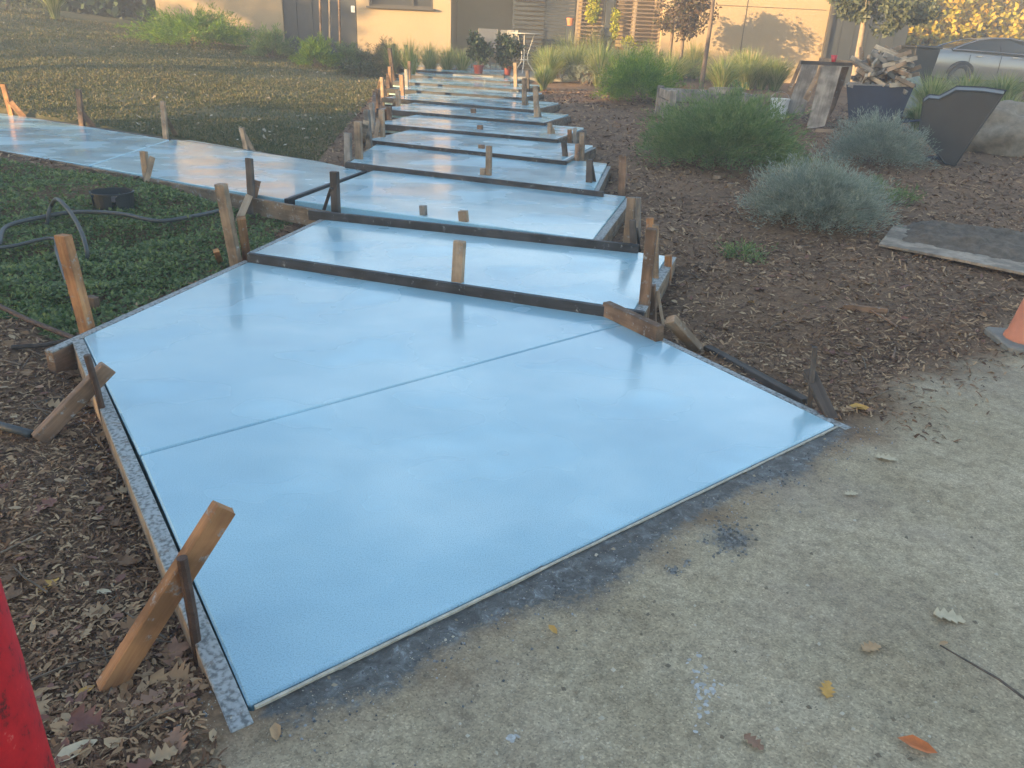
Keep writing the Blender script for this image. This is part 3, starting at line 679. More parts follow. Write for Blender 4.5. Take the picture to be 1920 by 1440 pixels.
slat_screen(1080, 1128, 22.9, 2.9, ZG, .095, SLATM, 'brown slatted screen with a vine behind it', pm=BARK2)
slat_screen(1147, 1184, 22.9, 2.9, ZG, .095, SLATM, 'brown slatted screen with an orange planter behind it', pm=BARK2)
slat_screen(1187, 1237, 22.8, 2.9, ZG, .095, SLATM, 'brown slatted screen in front of the sunny cream wall', pm=BARK2)
x = hx(1139, 22.9); MB().box((x, 22.95, 1.9), (.22, .2, 3.2)).build('dark_pillar', DARKP, bevel=.006, label='dark square pillar between the brown slatted screens', cat='pillar')
mb = MB()
for i, z in enumerate((.10, .24, .38)): mb = mb.box((0, 0, z), (hx(1076, 22.6)-hx(1022, 22.6), .3, .05))
st = empty('garden_step', ((hx(1022, 22.6)+hx(1076, 22.6))/2, 22.55, ZG), label='low pale slatted step in front of the dark gate', cat='step')
ms = MB().box((0, 0, 0), (hx(1076, 22.6)-hx(1022, 22.6), .12, .06)).mesh('slat', W_GREY)
for z in (.10, .24, .38): link('slat', ms, st, (0, 0, z))
for dx in (-.3, .3): MB().box((dx, .1, .2), (.05, .06, .42)).build('leg', W_GREY, st)
# clay planter and pots behind the screens
pl = empty('clay_planter', (hx(1162, 23.6), 23.6, ZG+.35), label='long orange clay planter behind the slatted screen', cat='planter')
MB().box((0, 0, .2), (.62, .24, .26)).build('trough', TERRA, pl, bevel=.01); MB().box((0, 0, .345), (.66, .28, .035)).build('rim', TERRA, pl, bevel=.004)
MB().box((0, 0, -.2), (.5, .2, .46)).build('stand', FRAMEM, pl)
def pot(loc, r, h, m, label, name='flower_pot', group=None):
    o = empty(name, loc, label=label, cat='pot', group=group)
    MB().lathe([(0.001, .0), (r*.72, 0), (r*.95, h*.84), (r*.8, h*.84), (.001, h*.8)], 16).build('pot_body', m, o, smooth=False)
    MB().lathe([(r*.84, h*.82), (r*1.04, h*.82), (r*1.06, h), (r*.86, h), (r*.84, h*.82)], 16).build('rim', m, o, smooth=False)
    return o
pot((hx(1069, 22.4, 40), 22.3, atY(1069, 48, 22.3).z), .10, .18, TERRA, 'small orange clay pot on a ledge beside the dark gate')
MB().box((hx(1069, 22.4, 40), 22.3, atY(1069, 48, 22.3).z/2+ZG/2), (.2, .2, atY(1069, 48, 22.3).z-ZG)).build('pedestal', DARKP, label='dark pedestal under the small clay pot', cat='pedestal')

# ------------------------------------------------------------------ plants
def leafgrid(Pm, D, Nn, L, Wd):
    """one rhombus per point: Pm base, D unit direction, Nn unit side vector"""
    L = np.broadcast_to(np.asarray(L, float), (len(Pm),))[:, None]; Wd = np.broadcast_to(np.asarray(Wd, float), (len(Pm),))[:, None]
    v = np.stack([Pm, Pm+D*L*.5+Nn*Wd*.5, Pm+D*L, Pm+D*L*.5-Nn*Wd*.5], 1).reshape(-1, 3)
    f = np.arange(len(v)).reshape(-1, 4)
    return v, f
def unit(a): return a/np.maximum(np.linalg.norm(a, axis=1, keepdims=True), 1e-9)
def rdir(n): return unit(rng.normal(size=(n, 3)))
def perp(D): return unit(np.cross(D, rdir(len(D))))
def cat_mesh(name, parts, m):
    V, F, o = [], [], 0
    for v, f in parts: V.append(v); F.append(f+o); o += len(v)
    return np_mesh(name, np.concatenate(V), np.concatenate(F), m)
G_ROSE = leaf('rosemary_leaves', [(.095, .155, .06), (.125, .19, .072), (.16, .225, .088), (.21, .26, .11)], trans=.4)
G_GREY = leaf('lavender_leaves', [(.175, .215, .175), (.225, .265, .215), (.28, .315, .26), (.33, .36, .30)], trans=.35)
G_BRIGHT = leaf('bright_leaves', [(.09, .17, .03), (.13, .22, .04), (.17, .26, .05), (.22, .30, .06)], trans=.45)
G_GRASS = leaf('grass_blades', [(.13, .19, .06), (.20, .26, .09), (.29, .32, .13), (.40, .39, .19)], trans=.45)
G_COVER = leaf('ground_cover_leaves', [(.07, .11, .038), (.105, .155, .054), (.15, .195, .07), (.22, .265, .10)], trans=.35)
G_LAWN = leaf('lawn_blades', [(.06, .08, .033), (.09, .105, .042), (.135, .125, .058), (.19, .155, .08)], trans=.25)
G_DARK = leaf('dark_tree_leaves', [(.018, .035, .015), (.028, .052, .022), (.040, .07, .030)], trans=.2)
G_PLUM = leaf('plum_leaves', [(.055, .040, .03), (.085, .055, .04), (.12, .075, .045), (.09, .09, .04)], trans=.3)
G_GOLD = leaf('hedge_leaves', [(.28, .25, .025), (.40, .34, .03), (.52, .41, .04), (.55, .33, .035), (.20, .21, .025)], trans=.35)
G_OLIVE = leaf('olive_leaves', [(.07, .09, .05), (.10, .12, .065), (.14, .15, .085)], trans=.3)
G_VINE = leaf('vine_leaves', [(.30, .36, .03), (.40, .42, .04), (.46, .42, .05)], trans=.5)
G_SHADE = leaf('shade_tree_leaves', [(.03, .05, .02), (.05, .075, .03)], trans=.15)

def shrub(u, v, wpx, hpx, m, label, n=9000, L=.03, W=.006, name='shrub', group=None, at=None, spiky=.5, cat='shrub', depth=1.0):
    B = at or gp(u, v); dist = (B-CAMP).length; rx = wpx/2*dist/FPX; h = hpx*dist/FPX*.78
    B = Vector((B.x, B.y+rx*.42*depth, hz(B.x, B.y+rx*.42*depth)))
    o = empty(name, B, label=label, cat=cat, group=group)
    ns = max(40, n//45)
    az = rng.uniform(0, 2*math.pi, ns); el = np.arccos(rng.uniform(.0, 1, ns)); 
    tip = np.stack([np.cos(az)*np.sin(el)*rx, np.sin(az)*np.sin(el)*rx*depth, np.cos(el)*h], 1)
    lump = .78+.34*vnoise(az*2.1+5, el*2.4, .55, int(rx*100) % 17)
    tip *= (lump*rng.uniform(.70, 1.22, ns))[:, None]
    tip[:, 2] = np.maximum(tip[:, 2], .05*h)
    base = np.stack([rng.normal(0, rx*.12, ns), rng.normal(0, rx*.12, ns), np.full(ns, -.03)], 1)
    i = rng.integers(0, ns, n); t = rng.uniform(.25, 1, n)**.6
    bend = np.stack([np.zeros(n), np.zeros(n), .18*h*np.sin(t*math.pi)], 1)
    P = base[i]+(tip[i]-base[i])*t[:, None]+bend+rng.normal(0, .012+.02*rx, (n, 3))
    P[:, 2] = np.maximum(P[:, 2], .01)
    D = unit(unit(tip[i]-base[i]+np.array([0, 0, .35*h]))*spiky+rdir(n)*.55)
    vv, ff = leafgrid(P, D, perp(D), L*rng.uniform(.6, 1.5, n), W*rng.uniform(.7, 1.4, n))
    link('foliage', np_mesh('foliage', vv, ff, m), o)
    sb = MB()
    for j in rng.choice(ns, min(14, ns), False):
        a_, b_ = Vector(base[j]), Vector(tip[j]); sb.tube([a_, a_.lerp(b_, .5)+Vector((0, 0, .08*h)), a_.lerp(b_, .9)], [.008, .006, .003], 4, False)
    sb.build('stem', BARK, o)
    return o
def tuft(u, v, wpx, hpx, m, label, n=260, at=None, group='ornamental grass clumps', name='grass_clump', wb=.006):
    B = at or gp(u, v); dist = (B-CAMP).length; r = wpx/2*dist/FPX*1.22; h = hpx*dist/FPX*1.22; n = int(n*1.35)
    B = Vector((B.x, B.y+r*.3, hz(B.x, B.y+r*.3)))
    az = rng.uniform(0, 2*math.pi, n); out = rng.uniform(.05, 1.05, n)**.8*r; hh = h*rng.uniform(.6, 1.1, n)
    b0 = np.stack([np.cos(az)*r*.14*rng.random(n), np.sin(az)*r*.14*rng.random(n), np.full(n, -.02)], 1)
    dirx = np.stack([np.cos(az), np.sin(az), 0*az], 1); side = np.stack([-np.sin(az), np.cos(az), 0*az], 1)
    V = []
    for t, wd in ((0, 1), (.35, .9), (.7, .65), (1, .05)):
        c = b0+dirx*(out*t**1.7)[:, None]+np.array([0, 0, 1.])*(hh*(t*1.35-.35*t**2.4*(.4+out/r)))[:, None]
        V += [c-side*wb*.5*wd, c+side*wb*.5*wd]
    V = np.stack(V, 1); k = np.arange(n)[:, None]*8
    F = np.concatenate([k+np.array([[2*q, 2*q+1, 2*q+3, 2*q+2]]) for q in range(3)], 0)
    return link(name, np_mesh(name, V.reshape(-1, 3), F, m), None, B, label=label, cat='ornamental grass', group=group)
def crown_mesh(c, r, n, L, m, hollow=.35, lobes=9, gap=.0):
    """leaf rhombi gathered in clumps through an ellipsoid"""
    lc = rdir(lobes*3)*np.asarray(r)*rng.uniform(.25, .8, (lobes*3, 1)); lr = rng.uniform(.25, .5, lobes*3)*min(r)
    i = rng.integers(0, lobes*3, n)
    P = lc[i]+rdir(n)*(lr[i]*rng.uniform(.2, 1, n)**.5)[:, None]+np.asarray(c)
    D = rdir(n); D[:, 2] -= .25; D = unit(D)
    return leafgrid(P, D, perp(D), L*rng.uniform(.6, 1.3, n), L*.55*rng.uniform(.7, 1.3, n))
def tree(base, trunk, rad, crowns, n, L, m, bark, label, name='tree', group=None, limbs=5, cat='tree'):
    o = empty(name, base, label=label, cat=cat, group=group)
    tb = MB().tube(trunk, rad, 8)
    top = Vector(trunk[-1])
    for c, r in crowns:
        for _ in range(limbs):
            e = Vector(c)+Vector(rdir(1)[0]*np.asarray(r)*.7); s_ = Vector(trunk[max(1, len(trunk)-2)]).lerp(top, random.random())
            tb.tube([s_, s_.lerp(e, .5)+Vector((0, 0, .1)), e], [rad[-1]*.7, rad[-1]*.45, rad[-1]*.15], 5, False)
    tb.build('trunk', bark, o, smooth=True)
    link('crown', cat_mesh('crown', [crown_mesh(c, r, n//len(crowns), L, m) for c, r in crowns], m), o)
    return o

# shade trees to the left, out of the picture: they keep the low sun off the garden
SH = Vector((SUNV.x, SUNV.y, 0)).normalized(); SP = Vector((-SH.y, SH.x, 0))      # SP: across the sun
if SP.y > 0: SP = -SP
def shade_tree(q, d, h, r, n, L, zc, label, dense=True):
    p = SH*d + SP*q; z = float(H0(np.array([p.x]), np.array([p.y]))[0])
    tree((p.x, p.y, min(z, 1.5)), [(0, 0, -.3), (.1, 0, zc*.6), (0, .1, zc), (.1, 0, h*.75)], [.28, .22, .18, .08],
         [((0, 0, (zc+h)/2), (r, r, (h-zc)/2))], n, L, G_SHADE, BARK, label, 'shade_tree', 'trees beside the garden', 3)
for i, q in enumerate((-9.8, -7.4, -4.6, -1.6, 1.6, 4.8, 8, 11.2, 14.4)):
    shade_tree(q, 17+2.2*(i % 2), 9.6, 3.1, 3400, .55, .2, f'tall dense tree shading the garden from the left, {("first", "second", "third", "fourth", "fifth", "sixth", "seventh", "eighth", "last")[i]} from the house')
for q, d, n_, zc, h, lab in ((-17.6, 17, 300, 3.3, 6.9, 'thinnest of the sparse trees left of the lawn'), (-20, 21, 320, 2.4, 6.8, 'sparse tree set back in the middle of the thin row'),
        (-22.6, 17, 260, 4.5, 7.0, 'sparse tree nearer the lawn, in line with the house'), (-25, 20, 420, 1.5, 7.5, 'tallest sparse tree at the house end of the row')):
    shade_tree(q, d, h, 1.7, n_, .42, zc, lab)

# ------------------------------------------------------------------ planting in view
shrub(1366, 320, 300, 142, G_ROSE, 'largest dark green bush, right of the path in the middle of the bed', 46000, .05, .009, name='green_bush', spiky=.95)
shrub(1196, 196, 140, 100, G_BRIGHT, 'bright green feathery bush beside the path, left of the planter box', 20000, .06, .010, name='green_bush', spiky=.8)
shrub(1290, 152, 110, 45, G_ROSE, 'low dark green bush behind the planter box', 6000, .06, .009, name='green_bush')
shrub(1655, 316, 170, 92, G_GREY, 'smaller grey green lavender bush in front of the blue wheelbarrow', 22000, .045, .006, name='lavender_bush', spiky=.9)
shrub(1543, 432, 250, 132, G_GREY, 'largest grey green lavender bush, nearest the plywood sheet', 46000, .04, .005, name='lavender_bush', spiky=.9)
shrub(1052, 155, 85, 62, G_GREY, 'small grey clump at the right side of the path near the far steps', 4200, .05, .006, name='lavender_bush')
shrub(1100, 160, 85, 58, G_GREY, 'small grey clump left of the bright green bush', 3800, .05, .006, name='lavender_bush')
shrub(1690, 385, 62, 38, G_ROSE, 'little green weed between the big lavender bush and the plywood', 500, .05, .008, name='weed', cat='weed')
shrub(1400, 490, 110, 26, G_ROSE, 'flat sparse green weed on the bare mulch', 700, .03, .008, name='weed', cat='weed')
shrub(1640, 365, 50, 30, G_ROSE, 'tiny green sprig behind the big lavender bush', 500, .04, .008, name='weed', cat='weed')
# against the house, left of the path
def abY(u, v, Y, top=False):
    p = atY(u, v, Y); return Vector((p.x, p.y, hz(p.x, p.y)))
shrub(345, 40, 200, 62, G_BRIGHT, 'wide sunlit bright green shrub in front of the left wall', 14000, .10, .016, name='sunlit_shrub', at=abY(345, 40, 20.5), spiky=.8)
shrub(500, 70, 90, 52, G_ROSE, 'dark green shrub at the left corner of the garage recess', 6000, .09, .014, name='green_bush', at=abY(500, 70, 20), spiky=.8)
shrub(588, 95, 80, 56, G_BRIGHT, 'green shrub with a sunlit left side, left of the staked young tree', 6500, .09, .014, name='sunlit_shrub', at=abY(588, 95, 19), spiky=.8)
shrub(648, 95, 70, 46, G_ROSE, 'dark shrub at the foot of the tree stakes', 4500, .08, .013, name='green_bush', at=abY(648, 95, 19.5))
shrub(712, 100, 90, 58, G_OLIVE, 'soft olive shrub under the window', 6000, .08, .012, name='olive_shrub', at=abY(712, 100, 19.5))
shrub(660, 110, 80, 26, G_DARK, 'low dark mound at the edge of the lawn', 3500, .06, .012, name='green_bush', at=abY(670, 110, 18.3))
for u, v, Y, wq, hq, lab, m_ in ((768, 118, 18.5, 60, 52, 'sunlit grass clump at the far left corner of the path', G_GRASS), (805, 112, 20, 70, 42, 'pale grass clump below the lit wall', G_GRASS),
        (838, 112, 20, 60, 40, 'grass clump under the wall corner', G_GRASS), (866, 112, 20, 55, 38, 'sunlit grass clump left of the potted shrubs', G_GRASS),
        (735, 110, 19, 50, 40, 'grass clump in shade beside the olive shrub', G_GRASS)):
    tuft(u, v, wq, hq, m_, lab, at=abY(u, v, Y), wb=.014)
# right of the path
for u, v, wq, hq, lab in ((1015, 150, 60, 40, 'low grass clump nearest the path beside the ninth step'), (1060, 140, 90, 50, 'grass clump behind the small grey clumps, left one'), (1110, 138, 100, 54, 'grass clump behind the small grey clumps, right one'),
        (1150, 134, 90, 52, 'grass clump behind the bright green bush'), (1240, 140, 90, 46, 'grass clump between the bright green bush and the planter box'), (1300, 150, 90, 46, 'grass clump behind the planter box'), (1335, 140, 90, 44, 'grass clump behind the slim leaning tree'),
        (1385, 162, 90, 44, 'grass clump right of the planter box, nearer one'), (1430, 170, 80, 40, 'grass clump left of the white bucket')):
    tuft(u, v, wq, hq, G_GRASS, lab, n=420, wb=.012)
for u, v, Y, wq, hq, lab in ((1030, 128, 18, 90, 46, 'grass clump at the right of the path end, below the table'), (1082, 122, 18.5, 110, 50, 'grass clump in front of the dark gate'), (1128, 122, 18, 110, 56, 'tall grass clump in front of the vine screen'),
        (1172, 118, 18.5, 110, 50, 'grass clump in front of the orange planter'), (1215, 122, 18.5, 100, 52, 'grass clump at the foot of the plum tree'), (1262, 128, 18, 100, 44, 'grass clump below the sunny right wall'),
        (1360, 150, 17.5, 110, 44, 'grass clump right of the planter box tree'), (1410, 152, 18.5, 120, 48, 'grass clump against the middle of the right wall'), (1460, 150, 18.5, 90, 40, 'grass clump beside the white bucket'),
        (1760, 180, 14, 110, 50, 'lit grass clump below the rear wheel of the car'), (1830, 176, 16, 120, 40, 'grass clump below the car doors'), (1895, 178, 16, 110, 40, 'grass clump at the right edge below the car'),
        (1735, 205, 12.5, 70, 36, 'small grass clump beside the black tub'), (1900, 205, 13, 90, 40, 'sunlit grass clump behind the boulder'), (1020, 142, 16.5, 50, 34, 'small grass clump at the right of the last steps')):
    tuft(u, v, wq, hq, G_GRASS, lab, at=abY(u, v, Y), n=420, wb=.014)
shrub(1165, 95, 90, 66, G_OLIVE, 'tall loose olive shrub in front of the slatted screens', 5000, .10, .014, name='olive_shrub', at=abY(1185, 95, 20.5), spiky=.7)
shrub(1240, 100, 90, 50, G_OLIVE, 'loose olive shrub below the plum tree', 4000, .10, .014, name='olive_shrub', at=abY(1240, 100, 20.6), spiky=.7)
# potted shrubs
for u, v, Y, lab in ((897, 128, 19.0, 'left red pot with a dark leafy shrub at the end of the path'), (952, 126, 19.2, 'right red pot with a dark leafy shrub beside the table')):
    p = atY(u, v, Y); p.z = ZG+.03
    o = pot(p, .12 if u < 920 else .09, .20, REDPOT, lab, 'potted_shrub', 'red pots with shrubs'); o['category'] = 'potted shrub'
    link('foliage', cat_mesh('foliage', [crown_mesh((0, 0, .55), (.34, .3, .42), 1500, .09, G_DARK)], G_DARK), o)
    MB().tube([(0, 0, .2), (.02, 0, .6)], .015, 5).build('stem', BARK, o)
# young trees
def up(u, v, B): return atB(u, v, Vector(B))
B = abY(1312, 172, 13.2); B = gp(1312, 200); B = Vector((B.x, B.y, hz(B.x, B.y)))
B = pt(1312, 178, .55)
def rel(B, L): return [tuple(Vector(x)-Vector(B)) for x in L]
tk = [B-Vector((0, 0, .5)), B, up(1325, 95, B), up(1333, 40, B), up(1342, -40, B), up(1346, -130, B)]
tree(B, rel(B, tk), [.06, .055, .042, .036, .03, .02], [((.25, 0, 3.3), (1.0, 1.0, .8))], 1500, .10, G_OLIVE, BARK, 'slim leaning young tree growing out of the grey planter box', 'young_tree')
for u, v, u2, Y, c, r, n_, lab in ((1258, 82, 1262, 21.2, (1258, 30), (.42, .42, .55), 1200, 'slimmer brown leaved young tree against the right wall'), (1279, 88, 1283, 20.8, (1290, 22), (.72, .6, .72), 2600, 'brown leaved young tree with a full crown against the right wall')):
    B = abY(u, v, Y); C = up(c[0], c[1], B)-B
    tree(B, [(0, 0, -.3), (0, 0, .3), tuple((up(u2, 50, B)-B)), tuple(C)], [.055, .05, .04, .03], [(tuple(C), r)], n_, .09, G_PLUM, BARK, lab, 'plum_tree', 'young brown leaved trees')
B = abY(1608, 118, 19.5)
tree(B, rel(B, [B-Vector((0, 0, .3)), B, up(1618, 50, B), up(1624, 10, B), up(1626, -30, B)]), [.09, .08, .065, .05, .03],
     [(tuple(up(1600, 8, B)-B), (.95, .8, .42)), (tuple(up(1690, 25, B)-B), (.9, .8, .5)), (tuple(up(1640, -50, B)-B), (1.5, 1.2, .6))], 6500, .11, G_OLIVE, BARK2, 'olive green tree with a low spreading crown in front of the dark garage door', 'spreading_tree')
B = abY(618, 96, 19.8)
tree(B, rel(B, [B-Vector((0, 0, .3)), B, up(618, 30, B), up(617, -60, B)]), [.03, .028, .024, .015], [((0, 0, 3.2), (.6, .6, .8))], 900, .10, G_OLIVE, BARK2, 'thin young tree tied between two stakes in front of the dark recess', 'young_tree')
for u, lab in ((601, 'left tall tree stake in front of the dark recess'), (637, 'right tall tree stake in front of the dark recess')):
    B = abY(u, 96, 19.8); MB().tube([B-Vector((0, 0, .3)), up(u-2, -30, B)], .032, 6).build('tree_stake', W_BROWN, label=lab, cat='tree stake', group='tree stakes')
B = abY(1112, 30, 22.86); B.z = ZG
o = empty('climbing_vine', B, label='bright yellow green vine hanging behind the slatted screen', cat='vine')
link('foliage', cat_mesh('foliage', [crown_mesh((0, 0, atY(1112, 8, 22.86).z-ZG), (.22, .16, .62), 1300, .12, G_VINE)], G_VINE), o); MB().tube([(0, .1, 0), (.03, .1, 1.2), (0, .1, 2.4)], .02, 5).build('stem', BARK, o)
B = Vector((hx(1152, 22.86), 22.86, ZG))
o = empty('climbing_vine', B, label='smaller yellow green vine above the orange planter', cat='vine')
link('foliage', cat_mesh('foliage', [crown_mesh((0, 0, 1.3), (.16, .15, .6), 420, .10, G_VINE), crown_mesh((.35, -.3, .85), (.3, .15, .16), 300, .08, G_VINE)], G_VINE), o); MB().tube([(0, .1, 0), (.03, .1, 1.2), (0, .1, 2.0)], .015, 5).build('stem', BARK, o)
# hedges
def hedge(x0, x1, y, dep, h, n, L, m, label):
    z0 = hz((x0+x1)/2, y); P = np.stack([rng.uniform(x0, x1, n), y+dep*(rng.random(n)-.5), rng.random(n)*h], 1)
    cl = (vnoise(P[:, 0]*1.0, P[:, 2]*1.0, .55, 4)); P[:, 1] += (cl-.5)*.7-.2; P[:, 2] *= .9+.2*vnoise(P[:, 0], P[:, 1], .8, 9); P[:, 2] += H0(P[:, 0], P[:, 1])-.1
    D = rdir(n); D[:, 1] -= .4; D = unit(D); P -= np.array([(x0+x1)/2, y, z0])
    o = empty('hedge', ((x0+x1)/2, y, z0), label=label, cat='hedge')
    link('foliage', np_mesh('foliage', *leafgrid(P, D, perp(D), L*rng.uniform(.6, 1.3, n), L*.6), m), o)
    ms_ = MB().tube([(0, 0, -.2), (.1, .1, h*.5), (0, 0, h*.85)], [.06, .045, .02], 5).mesh('stem', BARK)
    for i in range(int((x1-x0)/1.2)):
        x = x0+.6+i*1.2; link('stem', ms_, o, (x-(x0+x1)/2, 0, hz(x, y)-z0))
    return o
hedge(13, 36, 33, 3.2, 6.5, 120000, .24, G_GOLD, 'tall sunlit golden green hedge behind the silver car')
hedge(-40, -9, 30, 3, 6.5, 60000, .36, G_DARK, 'tall dark hedge beyond the top of the lawn')
hedge(-17, -13.6, 24.5, .8, .75, 1800, .09, G_OLIVE, 'low pale shrub hedge at the top edge of the lawn')
tuft(95, 22, 60, 46, G_GRASS, 'pale grass clump at the top of the lawn before the dark hedge', at=abY(95, 22, 23), wb=.02)

# ------------------------------------------------------------------ patio set
B = Vector((hx(985, 21), 21.0, ZG+.03))
t = empty('patio_table', B, label='small pale metal patio table with curved legs at the end of the path', cat='table')
zt_ = atY(985, 62, 21).z-B.z
MB().lathe([(.001, zt_-.02), (.42, zt_-.02), (.43, zt_-.005), (.42, zt_), (.001, zt_+.004)], 24).build('tabletop', TABLEP, t)
for a in (.4, 2.5, 4.6):
    c_, s_2 = math.cos(a), math.sin(a)
    MB().tube([(c_*.30, s_2*.30, 0), (c_*.10, s_2*.10, .25), (c_*.08, s_2*.08, .42), (c_*.24, s_2*.24, zt_-.025)], .012, 6).build('leg', TABLEP, t)
MB().lathe([(.09, .30), (.11, .30), (.11, .315), (.09, .315), (.09, .30)], 16).build('ring', TABLEP, t)
def patio_chair(u, Y, rz, m, label):
    o = empty('patio_chair', (hx(u, Y), Y, ZG+.03), rz, label=label, cat='chair', group='patio chairs by the screens')
    MB().box((0, 0, .44), (.50, .48, .03)).build('seat', m, o, bevel=.008)
    mb = MB(); 
    mb.bar((0, -.24, .46), (0, -.34, .98), .50, .025, up=(0, 1, 0)); mb.build('backrest', m, o, bevel=.006)
    for sx in (-1, 1):
        MB().tube([(sx*.25, .22, 0), (sx*.25, .22, .64), (sx*.25, -.27, .66)], .014, 6).build('armrest', FRAMEM, o)
        MB().tube([(sx*.25, -.30, 0), (sx*.25, -.24, .46), (sx*.25, -.34, .99)], .014, 6).build('leg', FRAMEM, o)
    return o
patio_chair(908, 21.3, 2.9, CLOTH, 'dark fabric patio chair with a wide back, left of the table')
patio_chair(942, 22.2, 2.2, CLOTH2, 'grey patio chair turned sideways behind the potted shrubs')
patio_chair(958, 22.8, 3.3, CLOTH2, 'grey patio chair against the dark screen')

# ------------------------------------------------------------------ silver car
car = empty('silver_car', (hx(1728, 27.5), 27.5, hz(hx(1800, 27.5), 27.5)), R_(-1), label='silver sedan parked in front of the golden hedge', cat='car')
def loft(secs, m, name, parent, smooth=True, close=True):
    n_ = len(secs[0]); mb = MB(); vs = [p for s in secs for p in s]
    fs = [(i*n_+j, i*n_+j+1, (i+1)*n_+j+1, (i+1)*n_+j) for i in range(len(secs)-1) for j in range(n_-1)]
    if close: fs += [tuple(range(n_))[::-1], tuple(range((len(secs)-1)*n_, len(secs)*n_))]
    mb.add(vs, fs); return mb.build(name, m, parent, smooth)
DECK = [(0, .62, .62), (.03, .95, .70), (.12, 1.04, .76), (.5, 1.07, .83), (1.0, 1.06, .87), (1.8, 1.0, .90), (2.8, .96, .91), (3.5, .93, .90), (4.2, .84, .86), (4.65, .72, .78), (4.82, .52, .66)]
def body_sec(x, zt2, hw):
    zb = .22 if .25 < x < 4.6 else .32
    h = [(-hw*.86, zb), (-hw*.97, zb+.12), (-hw, .55*zt2+.08), (-hw*.98, zt2-.16), (-hw*.93, zt2-.06), (-hw*.78, zt2), (0, zt2+.03)]
    return [(x, y, z) for y, z in h]+[(x, -y, z) for y, z in h[::-1][1:]]
loft([body_sec(*d) for d in DECK], CARP, 'body', car)
def gh(x, z0, z1):
    t = (z1-z0); h = [(-.80, z0-.05), (-.78, z0), (-.80+.32*min(1, t/.5)*.7, z1-.02), (-.42, z1), (0, z1+.012)]
    return [(x, y, z) for y, z in h]+[(x, -y, z) for y, z in h[::-1][1:]]
GHX = [(.72, 1.06, 1.075), (1.05, 1.06, 1.22), (1.5, 1.05, 1.37), (1.95, 1.04, 1.44), (2.5, 1.02, 1.46), (3.0, 1.0, 1.38), (3.4, .97, 1.19), (3.75, .95, .975)]
loft([gh(*g) for g in GHX], CARGLASS, 'window', car)
def roofsec(x, z0, z1):
    h = [(-.80+.30*min(1, (z1-z0)/.5)*.7, z1-.05), (-.56, z1-.006), (-.40, z1+.008), (0, z1+.02)]
    return [(x, y, z) for y, z in h]+[(x, -y, z) for y, z in h[::-1][1:]]
loft([roofsec(*g) for g in GHX[2:6]], CARP, 'roof', car, close=False)
for sx in (-1, 1):
    MB().tube([(x, sx*(.80-.32*min(1, (z1-z0)/.5)*.7+.006), z1-.015) for x, z0, z1 in GHX], .018, 6).build('window_trim', CHROME, car)
    MB().tube([(x, sx*(.835-.02), z0+.0) for x, z0, z1 in GHX], .012, 6).build('belt_trim', CHROME, car)
    MB().bar((2.25, sx*.815, 1.03), (2.18, sx*.575, 1.44), .07, .02, up=(0, 1, 0)).build('pillar', RUBBER, car)
    for xh in (1.55, 2.65): MB().box((xh, sx*.905, .90), (.20, .03, .03)).build('door_handle', CHROME, car, bevel=.006)
    for xs in (1.25, 2.22, 3.25): MB().box((xs, sx*.908, .68), (.012, .012, .52)).build('door_seam', RUBBER, car)
    MB().box((.10, sx*.66, .88), (.10, .24, .14)).build('tail_light', CUPRED, car, bevel=.02)
    for wx in (1.08, 3.86):
        wsec = []
        wo_ = empty('wheel', (wx, sx*.80, .33)); wo_.parent = car; wo_.rotation_euler = (math.pi/2, 0, 0)
        MB().lathe([(.20, -.105), (.31, -.105), (.33, -.07), (.33, .07), (.31, .105), (.20, .105), (.20, -.105)], 28).build('tyre', RUBBER, wo_, True)
        r_ = MB().lathe([(.205, .09*-sx), (.19, .06*-sx)], 28)
        for q in range(5):
            a = q*2*math.pi/5; r_.bar((0, 0, .09*sx), (.2*math.cos(a), .2*math.sin(a), .085*sx), .045, .03, up=(0, 0, 1))
        r_.lathe([(.001, .0), (.2, .0)], 28); r_.build('rim', FRAMEM, wo_)
        arch = MB().tube([(wx+.40*math.cos(a), sx*.872, .33+.37*math.sin(a)) for a in np.linspace(.05, math.pi-.05, 16)], .05, 6); arch.build('wheel_arch', RUBBER, car)
    MB().bar((3.05, sx*.90, 1.0), (3.05, sx*1.02, 1.04), .16, .12).build('mirror', CARP, car, bevel=.03)

# ------------------------------------------------------------------ bin, draped sheet, wheelbarrow, tub
B = abY(1708, 158, 19)
o = empty('wheelie_bin', B, R_(8), label='dark wheeled rubbish bin left of the silver car', cat='bin')
mb = MB(); mb.add([(-.24, -.26, .1), (.24, -.26, .1), (.24, .26, .1), (-.24, .26, .1), (-.30, -.34, .98), (.30, -.34, .98), (.30, .34, .98), (-.30, .34, .98)], [(3, 2, 1, 0), (4, 5, 6, 7), (0, 1, 5, 4), (1, 2, 6, 5), (2, 3, 7, 6), (3, 0, 4, 7)]); mb.build('bin_body', BLACKP, o, bevel=.02)
MB().box((0, 0, 1.01), (.66, .74, .06)).build('lid', BLACKP, o, bevel=.02)
MB().tube([(-.24, .42, .98), (.24, .42, .98)], .018, 8).build('handle', BLACKP, o)
for sx in (-1, 1): MB().tube([(sx*.27, .30, .11), (sx*.33, .30, .11)], .11, 14).build('wheel', RUBBER, o)
B = abY(1702, 175, 15.5); 
o = empty('draped_sheet', B, label='grey green plastic sheet draped over a heap behind the loaded wheelbarrow', cat='sheet')
mb = MB(); NS, NR = 40, 9; vs = []
for i in range(NR):
    t_ = i/(NR-1); rr_ = .05+.30*t_**.75
    for j in range(NS):
        a = 2*math.pi*j/NS; f_ = 1+.16*t_*math.sin(7*a+2*t_)+.07*t_*math.sin(13*a)
        vs.append((rr_*f_*math.cos(a), rr_*f_*.8*math.sin(a), .62*(1-t_**1.7)))
